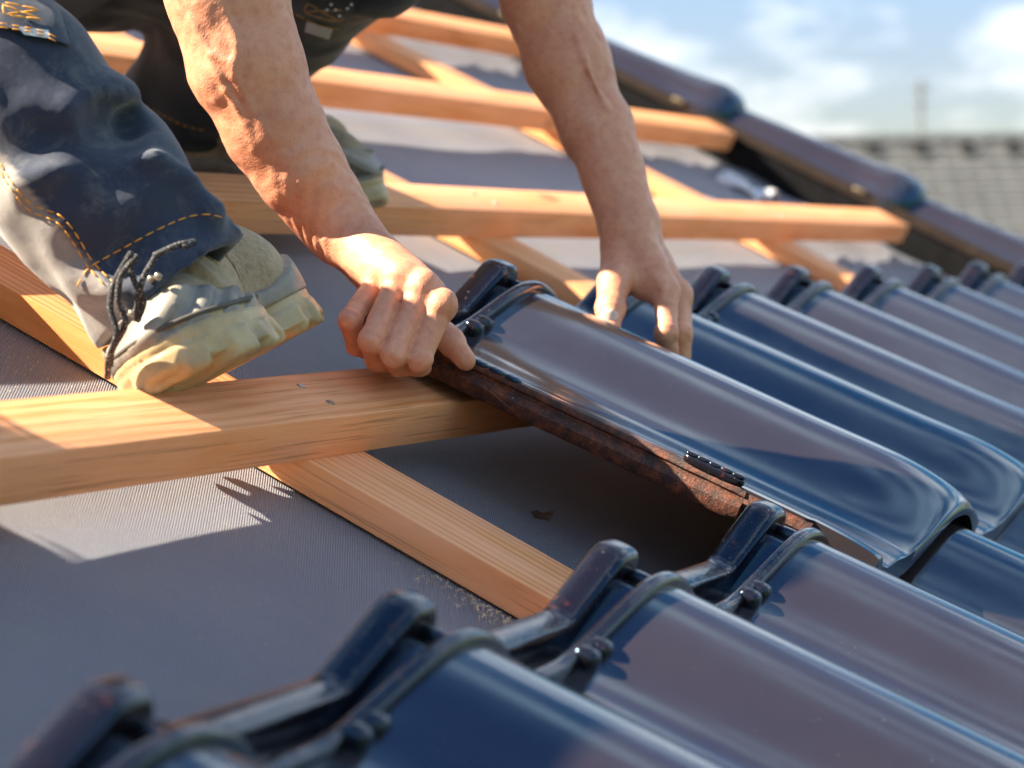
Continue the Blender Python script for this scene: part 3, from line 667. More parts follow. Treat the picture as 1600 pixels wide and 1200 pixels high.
VV = np.concatenate([V1, V2, V3]); FF = np.concatenate([F1, F2 + len(V1), F3 + len(V1) + len(V2)])
link('body', npmesh('body', VV, FF, PO), person, SK)
# nail of the left thumb
def nail(c, tip, toward, w, l):
    c = A3(c); a = A3(tip) - c; a /= np.linalg.norm(a); n_ = A3(toward); n_ -= a * (n_ @ a); n_ /= np.linalg.norm(n_); b = np.cross(a, n_); V = []; F = []
    for i in range(9):
        for j in range(9):
            s_ = i / 8; th = (j / 8 - .5) * 2; ww = w * math.sqrt(max(0, 1 - abs(2 * s_ - 1) ** 4)) if s_ < .5 else w * (1 - .12 * (s_ - .5))
            V.append(c + a * (s_ - .5) * l + b * th * ww - n_ * (th * th) * w * .42 - PO)
    for i in range(8):
        for j in range(8): q = i * 9 + j; F.append((q, q + 1, q + 10, q + 9))
    link('fingernail', mesh('fingernail', [tuple(v) for v in V], F), person, NLm)
nail(tuple(A3((4.1492, 1.3505, 0.2145)) + A3((-.40, -.10, .86)) * .0182), (4.1342, 1.3358, 0.1974), (-.55, -.3, .8), .0125, .026)
# hair cap and shirt
def field_hair(P):
    fdir = (A3((3.6, 1.0, .3)) - A3(HEAD)); fdir /= np.linalg.norm(fdir); up = A3((-.1, .3, 1.)); up -= fdir * (up @ fdir); up /= np.linalg.norm(up)
    q = (P - A3(HEAD)) @ np.array([fdir, np.cross(fdir, up), up]).T
    d = ell(q, (-.012, 0, .055), (.19, .158, .20)); return smax(d, (q[:, 0] - .09) * .8 - (q[:, 2] - .05) * .8, .02) + vnoise(P, 30) * .008
Vh, Fh = nets(field_hair, A3(HEAD) - .4, A3(HEAD) + .4, .015); link('hair', npmesh('hair', Vh, Fh, PO), person, HR)
SH = m_plain('grey work shirt', (.10, .11, .13), .85, .15, 12, .3, 90, .002)
def field_shirt(P):
    d = chain(P, [PELV, CHEST, tuple((A3(NECK) * .8 + A3(CHEST) * .2))], [.265, .31, .19], .15)
    d = smin(d, chain(P, [R_SHO, CHEST, L_SHO], [.15, .23, .15], .1), .08)
    mR = A3(R_SHO) * .45 + A3(R_ELB) * .55; mL = A3(L_SHO) * .45 + A3(L_ELB) * .55
    d = smin(d, cap(P, R_SHO, mR, .14, .12), .05); d = smin(d, cap(P, L_SHO, mL, .14, .12), .05)
    for a, m in ((R_SHO, mR), (L_SHO, mL)): ax = m - A3(a); ax /= np.linalg.norm(ax); d = smax(d, np.where(np.linalg.norm(P - m, axis=1) < .3, (P - m) @ ax, -1), .01)
    return d + vnoise(P, 7) * .012
Vh, Fh = nets(field_shirt, *bb([PELV, CHEST, NECK, R_SHO, L_SHO], .42), .022); link('shirt', npmesh('shirt', relax(Vh, Fh), Fh, PO), person, SH)
# ---------------------------------------------------------------- trousers
def m_denim(name, a, b, dust, rough=.8):
    t = NT(name); n = t.noise(9, 5, .6); f = t.noise(60, 6, .75)
    c = t.mix(t.ramp(n, [(.3, 0.0), (.7, 1.0)]), a, b); c = t.mix(t.ramp(t.noise(24, 7, .78, dist=.6), [(.50, 0.0), (.70, .75)]), c, dust); c = t.mix(t.ramp(f, [(.56, 0.0), (.72, .35)]), c, dust)
    w = t.wave(750, t.map(rot=(.3, .5, .8)), .2, 1, 1)
    n1 = t.bump(t.noise(45, 5, .6), .4, .003); t.bump(w, .3, .0004, n1)
    return t.set(Base_Color=c, Roughness=rough, Specular_IOR_Level=.3, Sheen_Weight=.25, Sheen_Roughness=.5)
def m_trousers():
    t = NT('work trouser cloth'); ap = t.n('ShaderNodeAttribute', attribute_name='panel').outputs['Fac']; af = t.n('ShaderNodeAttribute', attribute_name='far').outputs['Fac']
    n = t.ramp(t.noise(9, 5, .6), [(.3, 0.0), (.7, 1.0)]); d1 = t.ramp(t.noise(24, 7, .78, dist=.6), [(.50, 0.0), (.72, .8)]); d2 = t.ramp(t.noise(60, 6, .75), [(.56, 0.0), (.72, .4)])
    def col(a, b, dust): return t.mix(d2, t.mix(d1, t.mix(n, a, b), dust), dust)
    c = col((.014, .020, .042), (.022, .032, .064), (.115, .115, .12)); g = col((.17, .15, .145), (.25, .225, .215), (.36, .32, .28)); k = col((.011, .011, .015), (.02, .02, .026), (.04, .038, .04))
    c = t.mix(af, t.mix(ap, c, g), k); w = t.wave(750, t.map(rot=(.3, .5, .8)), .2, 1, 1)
    n1 = t.bump(t.noise(45, 5, .6), .4, .003); t.bump(w, .3, .0004, n1)
    return t.set(Base_Color=c, Roughness=.8, Specular_IOR_Level=.3, Sheen_Weight=.25, Sheen_Roughness=.5)
DN = m_trousers(); DB = m_denim('black work cotton', (.012, .012, .016), (.02, .02, .026), (.04, .038, .04))
NAX = [(3.0687, 1.5476, 0.2008), (3.0390, 1.6711, 0.2607), (3.0104, 1.8312, 0.3345), (2.9693, 2.1288, 0.4702)]
WM = np.array(((1.0, .25, .2), (-.2, .75, .3), (.1, -.3, 1.5)))
FOLD = [([(2.8671, 1.6719, 0.2687), (2.8706, 1.6495, 0.2972), (2.8743, 1.6262, 0.3251), (2.9031, 1.6267, 0.3570)], .016), ([(2.9107, 1.5948, 0.3412), (2.9182, 1.5814, 0.3537), (2.9472, 1.5629, 0.3574), (2.9757, 1.5360, 0.3455)], .016),
        ([(2.9129, 1.5627, 0.3016), (2.9075, 1.5618, 0.2766), (2.9092, 1.5671, 0.2443), (2.9128, 1.5743, 0.2237)], .012), ([(2.8952, 1.7071, 0.3511), (2.9009, 1.6667, 0.3618), (2.9646, 1.6602, 0.3935)], .018), ([(2.9572, 1.6764, 0.3856), (2.9851, 1.6642, 0.3945)], .026),
        ([(2.9055, 1.6366, 0.2404), (2.9088, 1.6148, 0.2211), (2.9132, 1.5862, 0.1965)], .012), ([(2.9428, 1.5536, 0.3236), (2.9763, 1.5240, 0.3299), (3.0052, 1.5002, 0.3247)], .016), ([(2.9041, 1.6952, 0.2293), (2.9312, 1.6581, 0.1957), (2.9505, 1.6228, 0.1782)], .014)]
VALL = [([(2.8420, 1.6488, 0.2657), (2.8587, 1.6100, 0.3031), (2.8900, 1.5881, 0.3353)], .020), ([(2.8884, 1.6082, 0.3592), (2.9303, 1.6205, 0.3720), (2.9884, 1.6413, 0.3735)], .022), ([(2.8984, 1.5658, 0.3377), (2.9214, 1.5354, 0.3444), (2.9616, 1.5079, 0.3356)], .018),
        ([(2.8682, 1.6797, 0.3332), (2.8800, 1.6306, 0.3568), (2.9273, 1.6334, 0.3786)], .016), ([(2.8792, 1.5610, 0.2935), (2.8809, 1.5662, 0.2615), (2.8898, 1.5794, 0.2256)], .014), ([(2.9039, 1.5310, 0.3083), (2.9087, 1.5316, 0.2828), (2.9175, 1.5428, 0.2434)], .012)]
def away(q, d):
    q = A3(q); c = A3((0, 0, 1)); e = q - c; return c + e * (1 + d / np.linalg.norm(e))
def rg(P, s): return (1 - np.abs(vnoise(P, s))) ** 3
def wr(P, s1, s2): return -.010 * rg(P @ WM, 5.5) - .004 * rg(P @ WM, 13) + vnoise(P * A3((1, 1.6, 1)), s1) * .010 + vnoise(P * A3((1.5, 1, 1)), s2) * .0045
def field_near(P):
    d = chain(P, NAX, [.105, .105, .110, .108], .05)
    d = smin(d, chain(P, [NAX[3], (3.22, 2.44, .34), HIPN, PELV], [.105, .105, .13, .20], .06), .05)
    d = d + wr(P, 6, 15)
    for v, r in FOLD: d = smin(d, chain(P, [away(q, .052) for q in v], [r] * len(v), .01), .035)
    for v, r in VALL: d = smax(d, -chain(P, [away(q, .048) for q in v], [r] * len(v), .01), .04)
    ax = A3(HEM[0]); d = smax(d, (P - ax) @ A3(HEM[1]) + vnoise(P, 12) * .004, .004)
    inner = chain(P, [(3.0673, 1.5120, 0.1873), tuple((A3(NAX[0]) + A3(NAX[1])) / 2)], [.094, .070], .03); return smax(d, -inner, .004)
_e = A3(NAX[0]) - A3(NAX[1]); _e /= np.linalg.norm(_e); HEM = (tuple(A3(NAX[0]) + _e * .012), tuple(_e))
def field_far(P):
    d = chain(P, [(4.6987, 2.4886, 0.0981), (4.5542, 2.3414, 0.3315), KNF], [.112, .125, .150], .05); d = smin(d, chain(P, [KNF, HIPF, PELV], [.150, .19, .24], .08), .08)
    d = d + wr(P, 6, 15) * 1.1; e = A3((4.7194, 2.5017, 0.0662)) - A3((4.5542, 2.3414, 0.3315)); e /= np.linalg.norm(e)
    d = smax(d, (P - A3((4.7041, 2.5063, 0.0539))) @ e, .005); return d
Va, Fa = nets(field_near, *bb([(3.0574, 1.4142, 0.1833), (2.9831, 1.9016, 0.3707), (3.0285, 1.6039, 0.1111), (3.0825, 1.8148, 0.4353), NAX[0]], .14), .0065)
Vb, Fb = nets(lambda P: smin(field_near(P), field_far(P), .05), *bb([PELV, HIPN, HIPF, KNN, KNF, ANF, NAX[2]], .32), .012)
# keep the fine mesh where it exists, the coarse one elsewhere
blo, bhi = bb([(3.0574, 1.4142, 0.1833), (2.9831, 1.9016, 0.3707), (3.0285, 1.6039, 0.1111), (3.0825, 1.8148, 0.4353), NAX[0]], .14)
fc = Vb[Fb].mean(1); keep = ~((fc > blo + .008) & (fc < bhi - .008)).all(1); Fb = Fb[keep]
Vt = np.concatenate([relax(Va, Fa, 1, .4), relax(Vb, Fb, 1, .4)]); Ft = np.concatenate([Fa, Fb + len(Va)])
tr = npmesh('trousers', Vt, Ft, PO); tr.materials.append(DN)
fcen = Vt; a0 = A3(NAX[0]); ax = A3(NAX[3]) - a0; ax /= np.linalg.norm(ax); view = a0 - A3((0, 0, 1)); view /= np.linalg.norm(view)
left = np.cross(ax, view); left /= np.linalg.norm(left); rel = fcen - a0; al = rel @ ax; sdn = rel @ left
if (A3((2.8946, 1.5668, 0.2274)) - a0) @ left < 0: sdn = -sdn
SEAM = .056
nfine = np.arange(len(Vt)) < len(Va)
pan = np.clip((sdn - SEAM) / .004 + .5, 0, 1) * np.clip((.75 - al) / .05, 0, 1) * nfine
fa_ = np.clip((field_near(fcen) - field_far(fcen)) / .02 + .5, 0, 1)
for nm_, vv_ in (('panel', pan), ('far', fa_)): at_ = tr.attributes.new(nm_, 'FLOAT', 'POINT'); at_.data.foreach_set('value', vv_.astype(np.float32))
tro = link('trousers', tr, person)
# threads, flaps and tags laid onto the cloth
def drop(p0, p1, fn, off=.0015):
    a = A3(p0); b = A3(p1); n_ = 260; t = np.linspace(0, 1, n_)[:, None]; P = a + (b - a) * t; f = fn(P); i = np.argmax(f < 0)
    if f[i] >= 0: return None
    q = P[i - 1] + (P[i] - P[i - 1]) * (f[i - 1] / (f[i - 1] - f[i])); d = (b - a) / np.linalg.norm(b - a)
    return q - d * off
OT = m_plain('orange thread', (.62, .27, .03), .6, .2, 200)
def on_cloth(rays, fn, off=.0015): return [q for q in (drop(a, b, fn, off) for a, b in rays) if q is not None]
def dense(pts, n=6):
    P = catm([(x, y, 0) for x, y in pts], n); return P
def stitch(px, fn, parent, rad=.0011, dash=.011, gap=.0045, mat=None):
    pts = on_cloth(px, fn)
    if len(pts) < 3: return
    pts = [p - A3(PO) for p in pts]; L_ = [0]
    for i in range(1, len(pts)): L_.append(L_[-1] + np.linalg.norm(pts[i] - pts[i - 1]))
    P = np.array(pts); ms = []; s0 = 0
    while s0 + dash < L_[-1]:
        ss = np.linspace(s0, s0 + dash, 4); seg = np.stack([np.interp(ss, L_, P[:, k]) for k in range(3)], 1)
        if np.linalg.norm(seg[-1] - seg[0]) < dash * 1.3: ms.append(tube('s', [tuple(v) for v in seg], [rad * .6, rad, rad, rad * .6], 5))
        s0 += dash + gap
    if ms: link('stitching', joined('stitching', ms), parent, mat or OT)['kind'] = 'stuff'
for pts in ([((2.5670, 1.5350, 0.3582), (4.9628, 2.9676, -0.2408)), ((2.5679, 1.5303, 0.3551), (4.9646, 2.9586, -0.2469)), ((2.5688, 1.5256, 0.3518), (4.9664, 2.9496, -0.2531)), ((2.5697, 1.5210, 0.3487), (4.9681, 2.9405, -0.2592)), ((2.5707, 1.5163, 0.3457), (4.9700, 2.9315, -0.2650)), ((2.5717, 1.5115, 0.3429), (4.9720, 2.9223, -0.2703)), ((2.5728, 1.5068, 0.3404), (4.9741, 2.9132, -0.2753)), ((2.5739, 1.5022, 0.3379), (4.9762, 2.9042, -0.2800)), ((2.5750, 1.4974, 0.3357), (4.9784, 2.8950, -0.2843)), ((2.5764, 1.4924, 0.3339), (4.9810, 2.8854, -0.2877)), ((2.5780, 1.4871, 0.3327), (4.9841, 2.8751, -0.2900)), ((2.5800, 1.4812, 0.3325), (4.9880, 2.8636, -0.2905)), ((2.5824, 1.4748, 0.3331), (4.9926, 2.8513, -0.2893)), ((2.5849, 1.4682, 0.3340), (4.9975, 2.8385, -0.2875)), ((2.5873, 1.4618, 0.3346), (5.0021, 2.8261, -0.2864)), ((2.5893, 1.4559, 0.3343), (5.0060, 2.8147, -0.2871)), ((2.5908, 1.4505, 0.3328), (5.0090, 2.8044, -0.2899)), ((2.5921, 1.4456, 0.3308), (5.0114, 2.7948, -0.2939)), ((2.5932, 1.4408, 0.3282), (5.0135, 2.7856, -0.2988)), ((2.5942, 1.4362, 0.3254), (5.0155, 2.7766, -0.3042)), ((2.5952, 1.4314, 0.3226), (5.0174, 2.7674, -0.3097)), ((2.5962, 1.4265, 0.3194), (5.0194, 2.7579, -0.3157)), ((2.5972, 1.4216, 0.3159), (5.0212, 2.7484, -0.3225)), ((2.5981, 1.4167, 0.3123), (5.0229, 2.7390, -0.3295)), ((2.5990, 1.4120, 0.3090), (5.0247, 2.7298, -0.3360)), ((2.5999, 1.4073, 0.3061), (5.0265, 2.7209, -0.3416)), ((2.6010, 1.4029, 0.3037), (5.0285, 2.7122, -0.3461)), ((2.6020, 1.3985, 0.3018), (5.0306, 2.7038, -0.3499)), ((2.6031, 1.3943, 0.3001), (5.0327, 2.6956, -0.3532)), ((2.6042, 1.3903, 0.2986), (5.0348, 2.6878, -0.3561)), ((2.6052, 1.3865, 0.2972), (5.0368, 2.6805, -0.3587)), ((2.6062, 1.3830, 0.2960), (5.0386, 2.6737, -0.3610)), ((2.6071, 1.3798, 0.2951), (5.0404, 2.6676, -0.3628)), ((2.6080, 1.3767, 0.2943), (5.0421, 2.6617, -0.3643)), ((2.6089, 1.3737, 0.2935), (5.0438, 2.6559, -0.3658)), ((2.6098, 1.3707, 0.2927), (5.0456, 2.6499, -0.3674))], [((2.5666, 1.5309, 0.3503), (4.9621, 2.9598, -0.2562)), ((2.5674, 1.5267, 0.3474), (4.9637, 2.9516, -0.2617)), ((2.5682, 1.5225, 0.3445), (4.9653, 2.9435, -0.2673)), ((2.5691, 1.5183, 0.3416), (4.9668, 2.9353, -0.2729)), ((2.5699, 1.5140, 0.3388), (4.9685, 2.9270, -0.2782)), ((2.5709, 1.5095, 0.3363), (4.9704, 2.9185, -0.2832)), ((2.5719, 1.5050, 0.3338), (4.9724, 2.9097, -0.2880)), ((2.5730, 1.5005, 0.3313), (4.9744, 2.9009, -0.2928)), ((2.5741, 1.4958, 0.3290), (4.9766, 2.8918, -0.2972)), ((2.5754, 1.4909, 0.3271), (4.9791, 2.8824, -0.3009)), ((2.5769, 1.4857, 0.3258), (4.9820, 2.8724, -0.3035)), ((2.5788, 1.4801, 0.3254), (4.9857, 2.8614, -0.3042)), ((2.5810, 1.4740, 0.3258), (4.9900, 2.8497, -0.3034)), ((2.5834, 1.4678, 0.3265), (4.9945, 2.8377, -0.3021)), ((2.5856, 1.4617, 0.3269), (4.9988, 2.8260, -0.3013)), ((2.5874, 1.4562, 0.3265), (5.0023, 2.8153, -0.3021)), ((2.5888, 1.4512, 0.3251), (5.0051, 2.8057, -0.3048)), ((2.5900, 1.4467, 0.3231), (5.0073, 2.7969, -0.3086)), ((2.5910, 1.4423, 0.3208), (5.0093, 2.7884, -0.3132)), ((2.5919, 1.4380, 0.3181), (5.0110, 2.7801, -0.3182)), ((2.5929, 1.4335, 0.3154), (5.0129, 2.7714, -0.3235)), ((2.5939, 1.4288, 0.3125), (5.0148, 2.7623, -0.3292)), ((2.5948, 1.4240, 0.3092), (5.0166, 2.7530, -0.3356)), ((2.5957, 1.4192, 0.3058), (5.0184, 2.7437, -0.3422)), ((2.5966, 1.4144, 0.3025), (5.0201, 2.7345, -0.3485)), ((2.5976, 1.4097, 0.2996), (5.0220, 2.7255, -0.3541)), ((2.5987, 1.4050, 0.2971), (5.0241, 2.7163, -0.3590)), ((2.5999, 1.4002, 0.2948), (5.0264, 2.7070, -0.3634)), ((2.6010, 1.3955, 0.2927), (5.0287, 2.6980, -0.3675)), ((2.6021, 1.3912, 0.2908), (5.0308, 2.6896, -0.3711)), ((2.6031, 1.3873, 0.2892), (5.0327, 2.6822, -0.3743)), ((2.6039, 1.3842, 0.2878), (5.0342, 2.6761, -0.3770)), ((2.6046, 1.3816, 0.2867), (5.0355, 2.6710, -0.3791)), ((2.6052, 1.3793, 0.2857), (5.0366, 2.6666, -0.3809)), ((2.6057, 1.3771, 0.2849), (5.0377, 2.6623, -0.3826)), ((2.6063, 1.3747, 0.2839), (5.0389, 2.6577, -0.3845))],
            [((2.5929, 1.4068, 0.2743), (5.0129, 2.7198, -0.4030)), ((2.5940, 1.4066, 0.2789), (5.0151, 2.7193, -0.3941)), ((2.5950, 1.4066, 0.2834), (5.0171, 2.7194, -0.3855)), ((2.5961, 1.4065, 0.2879), (5.0191, 2.7192, -0.3767)), ((2.5974, 1.4059, 0.2926), (5.0216, 2.7180, -0.3676)), ((2.5990, 1.4044, 0.2976), (5.0248, 2.7152, -0.3580)), ((2.6011, 1.4020, 0.3028), (5.0287, 2.7105, -0.3478)), ((2.6035, 1.3987, 0.3083), (5.0334, 2.7042, -0.3373)), ((2.6061, 1.3950, 0.3140), (5.0384, 2.6969, -0.3263)), ((2.6088, 1.3909, 0.3199), (5.0437, 2.6892, -0.3149)), ((2.6116, 1.3869, 0.3260), (5.0491, 2.6814, -0.3031)), ((2.6146, 1.3828, 0.3325), (5.0548, 2.6734, -0.2906)), ((2.6177, 1.3784, 0.3393), (5.0608, 2.6650, -0.2773)), ((2.6208, 1.3739, 0.3463), (5.0669, 2.6562, -0.2638)), ((2.6240, 1.3694, 0.3532), (5.0730, 2.6475, -0.2505)), ((2.6270, 1.3649, 0.3596), (5.0789, 2.6389, -0.2382)), ((2.6299, 1.3605, 0.3657), (5.0845, 2.6304, -0.2264)), ((2.6328, 1.3561, 0.3717), (5.0902, 2.6218, -0.2148)), ((2.6357, 1.3517, 0.3773), (5.0956, 2.6133, -0.2038)), ((2.6384, 1.3474, 0.3825), (5.1008, 2.6051, -0.1939)), ((2.6408, 1.3433, 0.3869), (5.1056, 2.5971, -0.1853)), ((2.6430, 1.3394, 0.3905), (5.1098, 2.5896, -0.1783)), ((2.6450, 1.3357, 0.3935), (5.1136, 2.5823, -0.1726)), ((2.6468, 1.3321, 0.3959), (5.1172, 2.5753, -0.1679)), ((2.6485, 1.3285, 0.3979), (5.1205, 2.5685, -0.1640)), ((2.6502, 1.3250, 0.3997), (5.1237, 2.5616, -0.1606)), ((2.6517, 1.3214, 0.4010), (5.1266, 2.5548, -0.1580)), ((2.6531, 1.3180, 0.4019), (5.1294, 2.5481, -0.1564)), ((2.6544, 1.3146, 0.4024), (5.1319, 2.5415, -0.1553)), ((2.6558, 1.3111, 0.4029), (5.1345, 2.5349, -0.1544)), ((2.6571, 1.3077, 0.4035), (5.1371, 2.5282, -0.1532))]): stitch(pts, field_near, tro)
for pts in ([((2.6245, 1.4489, 0.4780), (5.0740, 2.8012, -0.0092)), ((2.6266, 1.4424, 0.4773), (5.0781, 2.7886, -0.0105)), ((2.6287, 1.4358, 0.4765), (5.0822, 2.7759, -0.0120)), ((2.6309, 1.4293, 0.4758), (5.0864, 2.7632, -0.0134)), ((2.6330, 1.4228, 0.4752), (5.0904, 2.7508, -0.0147)), ((2.6351, 1.4166, 0.4747), (5.0945, 2.7388, -0.0156)), ((2.6371, 1.4106, 0.4743), (5.0984, 2.7271, -0.0163)), ((2.6391, 1.4047, 0.4740), (5.1022, 2.7158, -0.0169)), ((2.6411, 1.3990, 0.4738), (5.1060, 2.7047, -0.0173)), ((2.6430, 1.3934, 0.4739), (5.1099, 2.6939, -0.0172)), ((2.6450, 1.3879, 0.4742), (5.1137, 2.6833, -0.0165)), ((2.6471, 1.3826, 0.4749), (5.1177, 2.6730, -0.0151)), ((2.6491, 1.3774, 0.4760), (5.1216, 2.6631, -0.0130)), ((2.6512, 1.3724, 0.4773), (5.1256, 2.6533, -0.0106)), ((2.6532, 1.3674, 0.4786), (5.1296, 2.6436, -0.0080)), ((2.6553, 1.3623, 0.4798), (5.1336, 2.6338, -0.0056))], ): stitch(pts, field_far, tro)
def patch(name, grid, fn, off, th, m, parent):
    G_ = [[drop(a, b, fn, off) for a, b in row] for row in grid]; nr, nc = len(G_), len(G_[0])
    flat = [q for r in G_ for q in r if q is not None]
    if len(flat) < 8: return None
    mean = np.mean(flat, 0); V = []; F = []
    med = np.median(np.array(flat), 0)
    for i in range(nr):
        for j in range(nc):
            q = G_[i][j]
            if q is not None and np.linalg.norm(q - med) > .20: G_[i][j] = None
    for i in range(nr):
        for j in range(nc):
            if G_[i][j] is None:
                ok = [(abs(i - a) + abs(j - b), G_[a][b]) for a in range(nr) for b in range(nc) if G_[a][b] is not None]; G_[i][j] = min(ok, key=lambda t_: t_[0])[1] if ok else mean
    n_ = A3((0, 0, 1)) - mean; n_ /= np.linalg.norm(n_)
    for i in range(nr):
        for j in range(nc):
            if G_[i][j] is None: G_[i][j] = G_[i][max(j - 1, 0)] if G_[i][max(j - 1, 0)] is not None else mean
    for lay in (0, 1):
        for i in range(nr):
            for j in range(nc): V.append(tuple(G_[i][j] - A3(PO) - n_ * th * lay))
    n = nr * nc
    for i in range(nr - 1):
        for j in range(nc - 1): q = i * nc + j; F += [(q, q + nc, q + nc + 1, q + 1), (n + q, n + q + 1, n + q + nc + 1, n + q + nc)]
    for i in range(nr - 1): a = i * nc; F.append((a, n + a, n + a + nc, a + nc)); a += nc - 1; F.append((a, a + nc, n + a + nc, n + a))
    for j in range(nc - 1): F.append((j, j + 1, n + j + 1, n + j)); a = (nr - 1) * nc + j; F.append((a, n + a, n + a + 1, a + 1))
    return link(name, sharp(mesh(name, V, F), 50), parent, m)
TG = m_plain('grey reflective tag', (.50, .52, .52), .45, .08, 60, .1)
